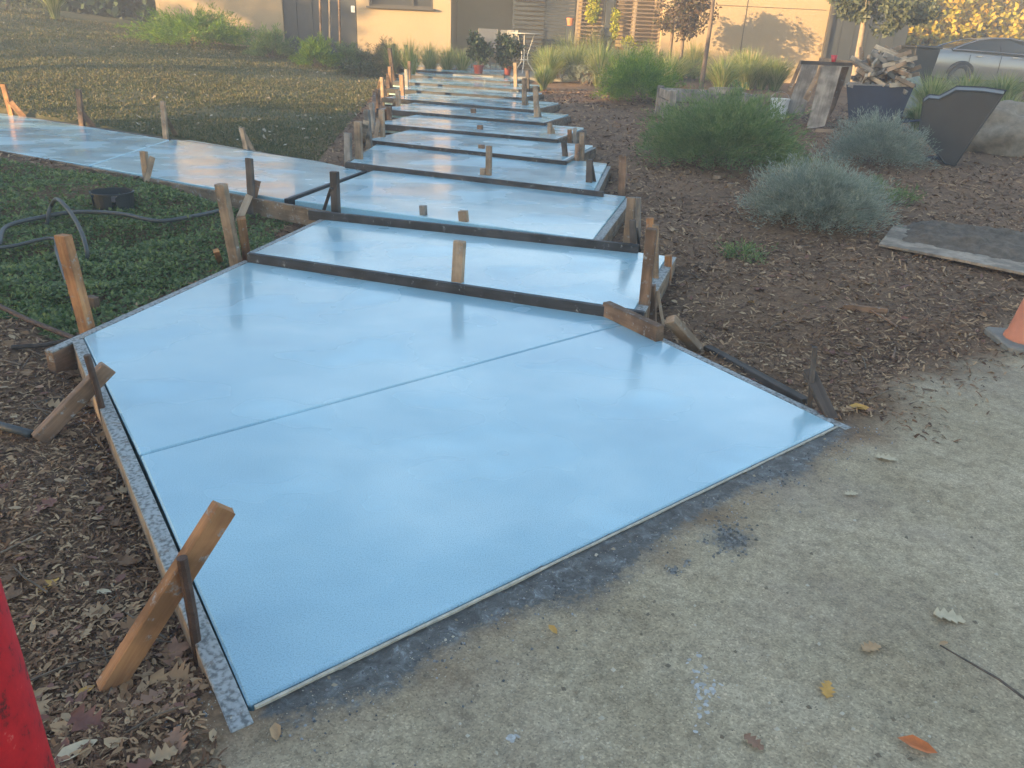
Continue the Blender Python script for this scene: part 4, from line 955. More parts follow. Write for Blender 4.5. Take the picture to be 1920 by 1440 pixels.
mb.add(vs, [(i*NS+j, i*NS+(j+1) % NS, (i+1)*NS+(j+1) % NS, (i+1)*NS+j) for i in range(NR-1) for j in range(NS)]+[tuple(range(NS))]); mb.build('sheet', GREYBAG, o, True)

def barrow_shape(P, back, shrink_, m, name, parent=None, **k):
    n_ = len(P); c = sum(P, Vector())/n_; Qb = [c+(p-c)*shrink_+back for p in P]
    mb = MB(); mb.add(P+Qb, [tuple(range(n_)), tuple(range(n_, 2*n_))[::-1]]+[(i, (i+1) % n_, n_+(i+1) % n_, n_+i) for i in range(n_)])
    return mb.build(name, m, parent, bevel=.012, **k)
Bw = gp(1650, 250); Bw = Vector((Bw.x, Bw.y, hz(Bw.x, Bw.y)))
wb = empty('blue_wheelbarrow', (0, 0, 0), label='blue steel wheelbarrow heaped with loose wooden stakes', cat='wheelbarrow')
fwd = Vector((Bw.x, Bw.y, 0)).normalized()
T1, T2, T3, T4 = up(1588, 158, Bw), up(1713, 162, Bw), up(1684, 230, Bw), up(1592, 222, Bw)
# tray: open at the top, with a floor and four sides
tb1 = [T1, T2, T2+fwd*.62, T1+fwd*.62]; bt = [T4, T3, T3+fwd*.45, T4+fwd*.45]
mb = MB(); mb.add(tb1+bt, [(0, 1, 5, 4), (1, 2, 6, 5), (2, 3, 7, 6), (3, 0, 4, 7), (4, 5, 6, 7)]); tr_ = mb.build('tray', BLUEP, wb)
tr_.modifiers.new('s', 'SOLIDIFY').thickness = .01
MB().tube(tb1+[T1], .013, 6).build('rim', METALP, wb)
h0 = up(1725, 226, Bw)
for f_ in (.03, .45):
    MB().tube([up(1590, 224, Bw)+fwd*f_, up(1690, 229, Bw)+fwd*f_, h0+fwd*(f_+.02)], .017, 8).build('handle', BLUEP, wb)
    MB().tube([up(1596, 222, Bw)+fwd*f_, up(1612, 218, Bw)+fwd*f_+Vector((0, 0, .0)), Vector((up(1612, 240, Bw)+fwd*f_).xy.to_3d())+Vector((0, 0, Bw.z))], .015, 8).build('leg', METALP, wb)
wx_ = up(1668, 240, Bw)+fwd*.24; wh_ = empty('wheel', (wx_.x, wx_.y, Bw.z+.16)); wh_.parent = wb; wh_.rotation_euler = (math.pi/2, 0, R_(-10))
MB().lathe([(.10, -.04), (.15, -.04), (.165, 0), (.15, .04), (.10, .04), (.10, -.04)], 20).build('tyre', RUBBER, wh_, True); MB().lathe([(.001, -.02), (.1, -.02), (.1, .02), (.001, .02)], 20).build('rim', BLUEP, wh_)
heap = (T1+T2)/2+fwd*.3
for i in range(70):
    layer = i/70; x = random.uniform(-1, 1)*.66*(1-.40*layer); y = random.uniform(-1.5, 1)*.26
    ctr = heap+RD*0+(T2-T1).normalized()*x*(T2-T1).length*.62+fwd*y+Vector((0, 0, .0+.47*layer-.14*abs(x)))
    a = random.uniform(0, math.pi); d = Vector((math.cos(a), math.sin(a)*.7, random.uniform(-.55, .45))).normalized(); L = random.uniform(.26, .58)
    plank('loose_stake', ctr-d*L/2, ctr+d*L/2, .058, .034, random.choice((W_PALE, W_PALE, W_TAN, W_GREY)), (0, 0, 1) if abs(d.z) < .9 else (1, 0, 0), 'loose pale wooden stake heaped in the blue wheelbarrow', 'stake', 'loose stakes heaped in the wheelbarrow')
# pallet boards behind
Bp = gp(1705, 226)
pa = empty('pallet', (Bp.x, Bp.y+.35, hz(Bp.x, Bp.y)+.0), R_(-12), label='pale wooden pallet lying between the wheelbarrow and the black tub', cat='pallet')
ms = MB().box((0, 0, 0), (1.0, .12, .02)).mesh('slat', W_TAN, bevel=.002)
for i in range(5): link('slat', ms, pa, (0, -.36+.18*i, .12))
mr = MB().box((0, 0, 0), (.07, .86, .09)).mesh('runner', W_GREY, bevel=.002)
for x in (-.45, 0, .45): link('runner', mr, pa, (x, 0, .062))
# black tub on its end
Bt = gp(1786, 312); Bt = Vector((Bt.x, Bt.y, hz(Bt.x, Bt.y)))
fw2 = Vector((Bt.x, Bt.y, 0)).normalized()
OUT = [(1732, 192), (1742, 185), (1760, 187), (1776, 179), (1792, 170), (1840, 172), (1880, 178), (1862, 205), (1826, 256), (1790, 310), (1772, 306), (1724, 246)]
tub = empty('black_tub', (0, 0, 0), label='black wheelbarrow tub tipped up on its nose beside the boulder', cat='tub')
Pf = [up(u, v, Bt) for u, v in OUT]
barrow_shape(Pf, fw2*.34+Vector((0, 0, .02)), 1.06, BLACKP, 'tub_shell', tub)
MB().tube(Pf+[Pf[0]], .012, 6).build('rim', BLACKP, tub)
MB().tube([up(1726, 297, Bt)-fw2*.05, up(1752, 296, Bt), up(1775, 300, Bt)+fw2*.1], .022, 8).build('handle', BLUEP, tub)
# boulder
def boulder(B, r, label, seed):
    bm = bmesh.new(); bmesh.ops.create_icosphere(bm, subdivisions=4, radius=1)
    for v in bm.verts:
        p = v.co; nn = float(vnoise(np.array([p.x*1.3+seed]), np.array([p.y*1.3+p.z*1.7]), .8, seed)[0]-.5)+.35*float(vnoise(np.array([p.x*4+seed]), np.array([p.y*4-p.z*3]), .8, seed+3)[0]-.5)
        p *= 1+.42*nn; p.z = max(p.z, -.5)
    me = bpy.data.meshes.new('boulder'); bm.to_mesh(me); bm.free(); me.materials.append(ROCK); me.shade_smooth()
    o = link('boulder', me, None, B, label=label, cat='boulder'); o.scale = r; return o
Bb = gp(1895, 300); boulder(Bb+Vector((.10, .5, .22)), (.52, .42, .42), 'brown grey boulder at the right edge beside the black tub', 3)
# tree trunk at the right edge
Bk = gp(1925, 240)
tree((Bk.x, Bk.y, hz(Bk.x, Bk.y)), [(0, 0, -.2), (-.02, 0, .35), (.12, .05, 1.2), (.35, .1, 2.4), (.5, .2, 4.0)], [.26, .19, .17, .15, .10], [((.8, .6, 5.6), (2.0, 2.0, 1.3))], 2600, .16, G_OLIVE, BARK, 'dark tree trunk leaning at the right edge behind the boulder', 'leaning_tree')
# planks, beam and cup
def px_board(pts, B, th, m, label, name='leaning_plank', group='planks leaning by the wheelbarrow'):
    P = [up(u, v, B) for u, v in pts]; fwd_ = Vector((B.x, B.y, 0)).normalized(); n_ = len(P)
    mb = MB(); mb.add(P+[p+fwd_*th for p in P], [tuple(range(n_)), tuple(range(n_, 2*n_))[::-1]]+[(i, (i+1) % n_, n_+(i+1) % n_, n_+i) for i in range(n_)])
    o = mb.build(name, m, None, bevel=.003, label=label, cat='plank', group=group)
    # stand the plank's own long axis along its grain
    c = sum(P, Vector())/n_; d = (P[0]-P[-1]).normalized(); x = fwd_.cross(d).normalized(); y = d.cross(x)
    M = Matrix((x, y, d)).transposed().to_4x4(); M.translation = c; o.data.transform(M.inverted()); o.matrix_world = M
    return o
Bs = gp(1528, 243); Bs2 = gp(1490, 225)
px_board([(1541, 124), (1578, 125), (1546, 236), (1512, 243)], Bs, .05, W_GREY, 'widest grey plank leaning on the right, under the red cup')
px_board([(1537, 125), (1542, 125), (1516, 190), (1506, 184)], Bs+fwd*.06, .05, W_TAN, 'narrow pale plank edge left of the widest plank')
px_board([(1506, 114), (1537, 115), (1506, 215), (1474, 212)], Bs2, .05, W_GREY, 'grey plank leaning on the left, behind the green bush')
px_board([(1500, 114), (1506, 114), (1483, 172), (1477, 168)], Bs2-fwd*.005, .05, W_TAN, 'narrow pale plank along the left side of the leaning pair')
px_board([(1578, 126), (1592, 126), (1566, 200), (1552, 225)], Bs+fwd*.3, .05, W_BROWN, 'brown plank set back behind the widest grey plank')
Bm = Bs+fwd*.25
b0, b1 = up(1502, 117, Bm), up(1598, 121, Bm)
plank('beam', b0, b1, .10, .05, W_DARK, fwd, 'dark timber lying across the tops of the leaning planks', 'timber')
b0, b1 = up(1536, 111, Bm), up(1682, 128, Bm)
plank('beam', b0, b1, .05, .05, W_TAN, fwd, 'pale timber running behind the heap of stakes', 'timber')
cB = up(1562, 118, Bm); o = empty('red_cup', cB, label='red plastic cup standing on the timber beside the leaning planks', cat='cup')
MB().lathe([(.001, 0), (.036, 0), (.046, .105), (.043, .105), (.034, .006), (.001, .006)], 20).build('cup_body', CUPRED, o, True); MB().lathe([(.046, .10), (.050, .105), (.047, .11), (.043, .105), (.046, .10)], 20).build('rim', CUPRED, o, True)
for i, (u, lab) in enumerate(((1616, 'pale upright stake poking up behind the heap, left one'), (1620, 'pale thin stake poking up behind the heap, right one'))):
    Bq = Bw+fwd*.75; plank('wooden_stake', up(u, 140, Bq), up(u-2, 88+8*i, Bq), .05-.02*i, .03, W_TAN, RD, lab, 'stake')
# planter box
Bx_ = gp(1255, 232); zb = hz(Bx_.x, Bx_.y)
bx0, bx1, by0 = Bx_.x, pt(1372, 222, zb).x, Bx_.y
hh = atB(1248, 168, Bx_).z-zb
pb = empty('planter_box', ((bx0+bx1)/2, by0+.6, zb), label='weathered grey wooden planter box around the slim leaning tree', cat='planter')
Wx, Wy = bx1-bx0, 1.2
for sx in (-1, 1):
    for sy in (-1, 1): MB().box((sx*Wx/2, sy*Wy/2, hh/2-.05), (.10, .10, hh+.1)).build('post', W_GREY, pb, bevel=.006)
for i in range(3):
    z = hh*(.2+.3*i)
    for sy in (-1, 1): MB().box((0, sy*(Wy/2+.012), z), (Wx-.104, .03, hh*.27)).build('plank', W_GREY, pb, bevel=.003)
    for sx in (-1, 1): MB().box((sx*(Wx/2+.012), 0, z), (.03, Wy-.104, hh*.27)).build('plank', W_GREY, pb, bevel=.003)
MB().box((0, 0, hh*.40), (Wx-.04, Wy-.04, hh*.7)).build('soil', SOIL, pb)
Bz = up(1340, 172, Bx_+Vector((0, .5, 0)))
for i in range(3): plank('scrap_board', Bz+Vector((.05*i-.1, .12*i, .01)), Bz+Vector((.35+.04*i, .12*i-.25, .04)), .09, .02, W_GREY, (0, 0, 1), ('pale scrap board on the planter box, nearest one', 'pale scrap board on the planter box, middle one', 'pale scrap board on the planter box, back one')[i], 'board')
# white bucket
Bq = abY(1463, 188, 13.5); o = empty('white_bucket', Bq, label='white plastic bucket behind the green bush', cat='bucket')
MB().lathe([(.001, 0), (.12, 0), (.15, .30), (.155, .30), (.155, .32), (.14, .32), (.115, .02), (.001, .02)], 20).build('bucket_body', WHITEP, o); MB().tube([(.155*math.cos(a), .04, .30+.12*math.sin(a)) for a in np.linspace(0, math.pi, 12)], .004, 5).build('handle', METALP, o)
# plywood sheet with mortar
zp = hz(pt(1800, 460, 0).x, pt(1800, 460, 0).y)+.012
PP = [pt(1690, 403, zp), pt(1648, 457, zp), pt(1790, 484, zp), pt(1960, 520, zp), pt(2100, 500, zp), pt(2040, 440, zp)]
ply = MB().prism(PP, zp-.02, zp).build('plywood_sheet', PLY, bevel=.002, label='worn plywood sheet lying on the mulch at the right edge', cat='plywood sheet')
mb = MB(); NX, NY = 46, 26; vs = []
for j in range(NY):
    for i in range(NX):
        s_4 = i/(NX-1); t_4 = j/(NY-1); c0 = pt(1702, 412, zp).lerp(pt(2010, 445, zp), s_4); c1 = pt(1688, 452, zp).lerp(pt(1985, 508, zp), s_4); p = c0.lerp(c1, t_4)
        e = min(s_4, 1-s_4, t_4*.6, (1-t_4)*.6)*7; e = min(1, e)
        q = float(vnoise(np.array([p.x]), np.array([p.y]), .16, 21)[0]); q2 = float(vnoise(np.array([p.x]), np.array([p.y]), .05, 22)[0])
        vs.append((p.x, p.y, zp-.004+(e*(.3+q) - .25*(q2 < .5)*(1-e))*.04+.045*e*q2))
mb.add(vs, [(j*NX+i, j*NX+i+1, (j+1)*NX+i+1, (j+1)*NX+i) for j in range(NY-1) for i in range(NX-1)])
mb.build('mortar_heap', MORTAR, None, True, label='flat heap of drying grey mortar on the plywood sheet', cat='mortar')

# ------------------------------------------------------------------ hose, pot, red post
def gz(u, v, dz=0): p = gp(u, v); return Vector((p.x, p.y, hz(p.x, p.y)+dz))
def smooth_pts(P, k=6):
    P = [Vector(p) for p in P]; out = []
    for i in range(len(P)-1):
        a, b_, c, d = P[max(i-1, 0)], P[i], P[i+1], P[min(i+2, len(P)-1)]
        for q in range(k):
            t_ = q/k; out.append(.5*((2*b_)+(c-a)*t_+(2*a-5*b_+4*c-d)*t_*t_+(3*b_-a-3*c+d)*t_**3))
    return out+[P[-1]]
hb = gz(120, 450)
MB().tube(smooth_pts([gz(-60, 500, 0.10), gz(0, 490, 0.11), gz(20, 462, 0.13), gz(85, 440, 0.13), gz(150, 430, 0.13), gz(230, 432, 0.13), gz(300, 443, 0.12), gz(365, 434, 0.11), gz(415, 418, 0.10)]), .016, 8).build('garden_hose', HOSE, None, True, label='dark hose snaking across the ground cover towards the tall tan stake', cat='hose')
B1 = gz(88, 440); B2 = gz(165, 497)
MB().tube(smooth_pts([B1+Vector((0, 0, .02)), up(90, 405, B1), up(98, 382, B1), up(108, 374, B1.lerp(B2, .3)), up(128, 393, B1.lerp(B2, .5)), up(148, 425, B1.lerp(B2, .75)), up(162, 465, B2), B2+Vector((0, 0, .0))]), .015, 8).build('hose_loop', HOSE, None, True, label='dark hose loop arching up behind the thick orange stake', cat='hose')
MB().tube(smooth_pts([gz(-40, 497, 0.11), gz(30, 492, 0.12), gz(105, 482, 0.13), gz(112, 500, 0.11), gz(128, 548, 0.08), gz(140, 600, .0)]), .012, 8).build('garden_hose', HOSE, None, True, label='thinner dark hose passing behind the thick orange stake', cat='hose')
MB().tube([gz(-60, 575, 0.11), gz(60, 622, .05), gz(143, 652, .06)], .014, 8).build('thin_pole', STEEL, None, False, label='dark thin pole pointing at the left corner of the nearest slab, upper one', cat='pole')
MB().tube([gz(25, 664, .02), gz(80, 660, .03), gz(143, 651, .05)], .012, 8).build('thin_pole', W_DARK, None, False, label='dark thin stick meeting the pole at the left corner of the nearest slab', cat='stick')
MB().tube([gz(-90, 795, .04), gz(-10, 806, .04), gz(60, 822, .03)], .017, 10).build('grey_pipe', HOSE, None, True, label='dark grey pipe end at the left edge near the weathered brace', cat='pipe')
Bp = gz(216, 397, .055); r_ = 32*(Bp-CAMP).length/FPX; hp_ = up(216, 358, Bp).z-Bp.z
po = empty('black_pot', Bp, label='black plastic nursery pot cut open in the ground cover', cat='pot')
mb = MB(); NS = 32
for (ra, rb, za, zb2) in ((r_*.93, r_, -.04, hp_),):
    for sd_, off in ((0, 0), (1, -.005)):
        pass
vs = []; fs = []
for j in range(NS+1):
    a = 2*math.pi*j/NS
    cut = .35 if j in (20, 21) else (.30 if j in (27,) else 0)
    for ro in (0, -.006):
        vs += [((r_*.94+ro)*math.cos(a), (r_*.94+ro)*math.sin(a), -.04), ((r_+ro)*math.cos(a), (r_+ro)*math.sin(a), hp_*(1-cut))]
for j in range(NS):
    if j in (20, 26): continue
    k4 = j*4; fs += [(k4, k4+4, k4+5, k4+1), (k4+2, k4+3, k4+7, k4+6), (k4+1, k4+5, k4+7, k4+3)]
mb.add(vs, fs); mb.build('pot_wall', BLACKP, po)
MB().lathe([(r_, hp_-.012), (r_+.006, hp_-.01), (r_+.006, hp_), (r_, hp_+.002)], 32).build('rim', BLACKP, po)
MB().lathe([(.001, .05), (r_*.9, .04)], 24).build('soil', SOIL, po)
# red post at the lower left corner
e1, e2 = ray(106, 1440).normalized(), ray(0, 1112).normalized()
zlo = hz(-.55, .75); rp_ = .115
def edge_c(d, z): 
    t_ = (z-EYE)/d.z; return CAMP+d*t_
pA = edge_c(e1, .28)
perp2 = Vector((-e1.y, e1.x, 0)).normalized()
cx_ = pA+perp2*rp_
rpo = empty('red_post', (cx_.x, cx_.y, zlo), label='bright red painted post with scuffed edge at the lower left corner', cat='post')
MB().lathe([(rp_*1.0, -.2), (rp_*1.0, .10), (rp_*.985, .50), (rp_*.97, .86), (rp_*.8, .93), (rp_*.45, .965), (.001, .975)], 40).build('post_body', RED, rpo, True)
MB().lathe([(rp_*1.02, .02), (rp_*1.12, .02), (rp_*1.12, .05), (rp_*1.02, .055)], 40).build('collar', RED, rpo, True)

# ------------------------------------------------------------------ litter, ground cover and turf
L_CHIP = leaf('bark_chips', [(.065, .034, .019), (.118, .06, .031), (.185, .10, .052), (.25, .148, .078), (.40, .27, .15)], .85, 0)
L_DRY = leaf('dry_leaves', [(.17, .095, .05), (.24, .14, .07), (.33, .21, .11), (.44, .32, .19), (.20, .095, .07)], .7, .15)
def polar(n, d0, d1, a0=-40, a1=40):
    a = np.radians(rng.uniform(a0, a1, n)); d = d0*(d1/d0)**rng.random(n)
    return d*np.sin(a), d*np.cos(a)
def on_slabs(X, Y, m_=.05):
    r = np.zeros(X.shape, bool)
    for P in ALLP: r |= poly_dist(P, X, Y) < m_
    return r
GCP = [gp(u, v) for u, v in ((-700, 250), (-300, 262), (0, 302), (250, 338), (430, 380), (560, 404), (478, 470), (430, 497), (300, 560), (195, 612), (110, 640), (40, 604), (-60, 590), (-500, 560))]
def scat(shape, faces, X, Y, Z, S, tilt, m, name, **k):
    """shape: (v,3) small flat form; one copy per point, spun, tilted and scaled"""
    n = len(X); a = rng.uniform(0, 2*math.pi, n); tx_ = rng.normal(0, tilt, n); ty_ = rng.normal(0, tilt, n)
    ca, sa = np.cos(a), np.sin(a)
    Vx = shape[None, :, :]*S[:, None, :]
    x, y, z = Vx[..., 0], Vx[..., 1], Vx[..., 2]
    z2 = z+x*tx_[:, None]+y*ty_[:, None]
    x2 = x*ca[:, None]-y*sa[:, None]; y2 = x*sa[:, None]+y*ca[:, None]
    V = np.stack([x2+X[:, None], y2+Y[:, None], z2+Z[:, None]], -1).reshape(-1, 3)
    F = (np.asarray(faces)[None]+(np.arange(n)*len(shape))[:, None, None]).reshape(-1, len(faces[0]))
    return link(name, np_mesh(name, V, F, m), None, **k)
CHIP = np.array([(-.5, -.5, 0), (-.5, .5, .05), (0, .55, .18), (0, -.5, .16), (.5, .35, 0), (.5, -.4, .03)]); CHF = [(0, 3, 2, 1), (3, 5, 4, 2)]
OVAL = np.array([(-.5, 0, .05), (-.15, .5, .22), (.25, .4, .18), (.5, 0, .12), (.25, -.4, .16), (-.15, -.5, .2), (-.15, 0, .02), (.25, 0, .0)]); OVF = [(0, 6, 1, 1), (6, 7, 2, 1), (7, 3, 2, 2), (0, 5, 6, 6), (5, 4, 7, 6), (4, 3, 7, 7)]
OVT = [(0, 6, 1), (6, 7, 2), (6, 2, 1), (7, 3, 2), (0, 5, 6), (5, 4, 7), (5, 7, 6), (4, 3, 7)]
def oak(nl=4):
    """half outline of a lobed oak leaf, mirrored; a spine of its own lets it curl"""
    xs, top = [], []
    for i in range(2*nl+1):
        t = i/(2*nl); wd = (.18+.30*math.sin(math.pi*min(1, t*1.05)**.8)); top.append((t-.5, wd*(1.0 if i % 2 else .42)))
    top[0] = (-.5, .012); top[-1] = (.52, .03)
    sp = [(x, 0, .02+.05*math.sin(5*x)) for x, _ in top]; up_ = [(x+.04*(i % 2), y, .30*y+.06*math.sin(9*x)) for i, (x, y) in enumerate(top)]; dn = [(x+.04*(i % 2), -y, .38*y-.05*math.sin(8*x)) for i, (x, y) in enumerate(top)]
    n_ = len(sp); v = sp+up_+dn; f = []
    for i in range(n_-1): f += [(i, i+1, n_+i+1), (i, n_+i+1, n_+i), (i, 2*n_+i+1, i+1), (i, 2*n_+i, 2*n_+i+1)]
    return np.array(v), f
OAK, OAF = oak()
def mulch_mask(X, Y):
    dd_ = drive_d(X, Y)+.26*(vnoise(X, Y, .5, 7)-.5)
    ll_ = left_of_path(X, Y); s_3 = X*ND.x+Y*ND.y
    al_ = ((X-DA.x)*DD.x+(Y-DA.y)*DD.y)/(DB-DA).length
    off_ = np.where((al_ > 1.02) | (al_ < -.02), .55*rng.random(np.shape(X))**3.2, 0)
    return (dd_ > .12-off_) & ~((dd_ < .3) & (al_ > -.02) & (al_ < 1.02) & (drive_d(X, Y) < .02)) & ~((s_3 > 6.9) & (ll_ > .2)) & ~on_slabs(X, Y, .03)
# bark chips
X, Y = polar(230000, .9, 17); k_ = mulch_mask(X, Y) & (poly_dist(GCP, X, Y) > -.05)
X, Y = X[k_], Y[k_]; k_ = rng.random(len(X)) < np.clip(.30+1.2*vnoise(X, Y, .6, 31), 0, 1); X, Y = X[k_], Y[k_]; n_ = len(X); D_ = np.hypot(X, Y)
S = np.stack([rng.uniform(.008, .042, n_)**1.0*(.62+.15*D_), rng.uniform(.002, .008, n_)*(.6+.18*D_), rng.uniform(.01, .03, n_)], 1)
scat(CHIP, CHF, X, Y, HV(X, Y)+rng.uniform(-.002, .012, n_), S, .30, L_CHIP, 'bark_mulch', kind='stuff', label='dark bark mulch and wood chips covering the beds')
# dry leaves on the mulch
X, Y = polar(11000, .9, 16); k_ = mulch_mask(X, Y) & (poly_dist(GCP, X, Y) > 0); X, Y = X[k_], Y[k_]
k_ = rng.random(len(X)) < np.clip(.15+1.3*vnoise(X, Y, .8, 41), 0, 1); X, Y = X[k_], Y[k_]; n_ = len(X)
h_ = int(n_*.91)
sc_ = rng.uniform(.012, .042, n_)*(1+.05*np.hypot(X, Y)); S = np.stack([sc_, sc_*rng.uniform(.35, .6, n_), sc_*rng.uniform(.2, .7, n_)], 1)
scat(OVAL, OVT, X[:h_], Y[:h_], HV(X[:h_], Y[:h_])+.012, S[:h_], .25, L_DRY, 'fallen_leaves', kind='stuff', label='small dry leaves scattered over the mulch')
sc_ = rng.uniform(.045, .10, n_); S = np.stack([sc_, sc_*rng.uniform(.8, 1.1, n_), sc_*rng.uniform(.5, 1.3, n_)], 1)
scat(OAK, OAF, X[h_::2], Y[h_::2], HV(X[h_::2], Y[h_::2])+.012, S[h_::2], .22, L_DRY, 'oak_leaves', kind='stuff', label='dry lobed oak leaves scattered over the mulch')
# grit on the driveway
GRIT = basic('grit', (.30, .27, .21), .9, 0, 40, .3, 0)
L_GRIT = leaf('grit_stones', [(.17, .14, .10), (.27, .225, .155), (.38, .33, .24), (.50, .45, .35)], .9, 0)
X, Y = polar(30000, .9, 8); k_ = (drive_d(X, Y) < .22) & (poly_dist(POLY[1], X, Y) > .03); X, Y = X[k_], Y[k_]; n_ = len(X)
sc_ = rng.uniform(.002, .006, n_)*(1+2.2*(rng.random(n_) < .03)); S = np.stack([sc_, sc_*rng.uniform(.6, 1, n_), sc_*.8], 1)
PEB = np.array([(-.5, 0, 0), (0, -.5, 0), (.5, 0, 0), (0, .5, 0), (0, 0, .6)]); PEF = [(0, 1, 4), (1, 2, 4), (2, 3, 4), (3, 0, 4)]
scat(PEB, PEF, X, Y, HV(X, Y)-.0005, S, .1, L_GRIT, 'driveway_grit', kind='stuff', label='loose grit on the worn driveway')
# spilled white cement on the driveway
cw = [pt(1318+rng.normal(0, 12), 1290+rng.normal(0, 40), 0) for _ in range(70)]+[pt(960+rng.normal(0, 8), 1382+rng.normal(0, 5), 0) for _ in range(14)]
X = np.array([p.x for p in cw]); Y = np.array([p.y for p in cw]); n_ = len(X); sc_ = rng.uniform(.003, .016, n_); S = np.stack([sc_, sc_*rng.uniform(.5, 1, n_), sc_*.12], 1)
PE8 = np.array([(.5*math.cos(a)*(1+.25*math.sin(3*a)), .5*math.sin(a)*(1+.2*math.cos(2*a)), 0) for a in np.linspace(0, 2*math.pi, 9)[:-1]]+[(0, 0, .6)]); PF8 = [(i, (i+1) % 8, 8) for i in range(8)]
scat(PE8, PF8, X, Y, HV(X, Y)+.0005, S, .02, leaf('white_cement', [(.36, .35, .32), (.48, .47, .44)], .9, 0), 'cement_spots', kind='stuff', label='white cement spots dried on the driveway')
# twigs
tw = MB(); 
for i in range(260):
    x, y = polar(1, 1.0, 9); 
    if not mulch_mask(x, y)[0] or poly_dist(GCP, x, y)[0] < 0: continue
    z = float(HV(x, y)[0])+.015; a = random.uniform(0, math.pi); L = random.uniform(.06, .24)
    p = Vector((x[0], y[0], z)); d = Vector((math.cos(a), math.sin(a), random.uniform(-.1, .1)))
    tw.tube([p-d*L/2, p+Vector((random.uniform(-.01, .01), random.uniform(-.01, .01), .008)), p+d*L/2], [.0035, .003, .0016], 4, False)
tw.build('twigs', wood('twig_wood', (.07, .05, .035), (.26, .20, .14)), None, kind='stuff', label='thin twigs strewn on the mulch')
# concrete crumbs and cement drips beside the forms
cr2 = []
for i in range(900):
    t_ = random.random(); p = Q[0].lerp(Q[1], t_) if i % 2 else Q[1].lerp(Q[2], random.random()*1.05)
    off_ = abs(random.gauss(0, .09))+.06
    nrm = (Vector((-(Q[1]-Q[0]).y, (Q[1]-Q[0]).x, 0)).normalized()*-1 if i % 2 else -DN)
    if i % 2 and nrm.x > 0: nrm = -nrm
    cr2.append(p+nrm*off_)
X = np.array([p.x for p in cr2]); Y = np.array([p.y for p in cr2]); n_ = len(X); sc_ = rng.uniform(.003, .011, n_); S = np.stack([sc_, sc_*rng.uniform(.6, 1, n_), sc_], 1)
scat(PEB, PEF, X, Y, HV(X, Y), S, .2, leaf('cement_crumbs', [(.07, .075, .08), (.15, .155, .16), (.32, .33, .33)], .8, 0), 'cement_crumbs', kind='stuff', label='spilled cement crumbs along the forms')
# two little heaps of spilled concrete on the driveway
for (u_, v_, su, sv, nn_) in ((1368, 1003, 22, 17, 170), (1262, 1068, 6, 5, 26), (1290, 1052, 5, 4, 12)):
    cc_ = [pt(u_+rng.normal(0, su), v_+rng.normal(0, sv), 0) for _ in range(nn_)]
    X = np.array([p.x for p in cc_]); Y = np.array([p.y for p in cc_]); n_ = len(X); sc_ = rng.uniform(.005, .018, n_); S = np.stack([sc_, sc_*rng.uniform(.6, 1, n_), sc_*.7], 1)
    scat(PEB, PEF, X, Y, HV(X, Y), S, .2, leaf('dark_crumbs', [(.10, .098, .088), (.17, .165, .15), (.26, .255, .235)], .85, 0), 'concrete_spill', kind='stuff', label='small heap of dark concrete crumbs on the driveway')
# leafy ground cover
X, Y = polar(420000, 2.4, 11, -58, -5); k_ = poly_dist(GCP, X, Y) < .10*(vnoise(X, Y, .25, 51)-.3); X, Y = X[k_], Y[k_]
den = vnoise(X, Y, .55, 52); k_ = (rng.random(len(X)) < np.clip(.25+1.1*den, .2, 1)) & ~on_slabs(X, Y, .07); X, Y = X[k_], Y[k_]; n_ = len(X); print('cover', n_)
edge = np.clip(-poly_dist(GCP, X, Y)/.3, .15, 1)
hgt = (.012+.075*vnoise(X, Y, .26, 53)**1.5+.04*vnoise(X, Y, .10, 54))*edge
Pz = HV(X, Y)+hgt*(.55+.45*rng.random(n_)); P = np.stack([X, Y, Pz], 1)
D = rdir(n_); D[:, 2] = np.abs(D[:, 2])*.55; D = unit(D); Nn = unit(np.cross(D, unit(rdir(n_)*.5+np.array([0, 0, 1.]))))
L = rng.uniform(.018, .040, n_)
link('ground_cover', np_mesh('ground_cover', *leafgrid(P, D, Nn, L, L*.62), G_COVER), None, kind='stuff', label='low small leaved green ground cover left of the path')
# turf
X, Y = polar(560000, 6.5, 30, -52, 3); ll_ = left_of_path(X, Y); s_3 = X*ND.x+Y*ND.y
k_ = (ll_ > .2) & (s_3 > 6.6) & ~on_slabs(X, Y, .08) & (Y < 25); X, Y = X[k_], Y[k_]
k_ = rng.random(len(X)) < np.clip(.2+1.0*vnoise(X, Y, 1.1, 61), .1, 1); X, Y = X[k_], Y[k_]; n_ = len(X); print('turf', n_)
P = np.stack([X, Y, HV(X, Y, False)-.005], 1); D = rdir(n_)*.9; D[:, 2] = np.abs(D[:, 2])+.35; D = unit(D); D_ = np.hypot(X, Y)
link('lawn_grass', np_mesh('lawn_grass', *leafgrid(P, D, perp(D), rng.uniform(.025, .06, n_), .004+.0009*D_), G_LAWN), None, kind='stuff', label='thin dull green grass of the sloping lawn')
X, Y = polar(700, 6.8, 26, -45, 2); ll_ = left_of_path(X, Y); s_3 = X*ND.x+Y*ND.y; k_ = (ll_ > .2) & (s_3 > 6.8) & ~on_slabs(X, Y, .05) & (Y < 25); X, Y = X[k_], Y[k_]; n_ = len(X)
sc_ = rng.uniform(.04, .08, n_); S = np.stack([sc_, sc_*rng.uniform(.6, 1, n_), sc_*.6], 1)
scat(OAK, OAF, X, Y, HV(X, Y, False)+.02, S, .35, leaf('pale_leaves', [(.28, .23, .16), (.40, .34, .25), (.5, .45, .36)], .7, .1), 'lawn_leaves', kind='stuff', label='pale fallen leaves dotted over the lawn')
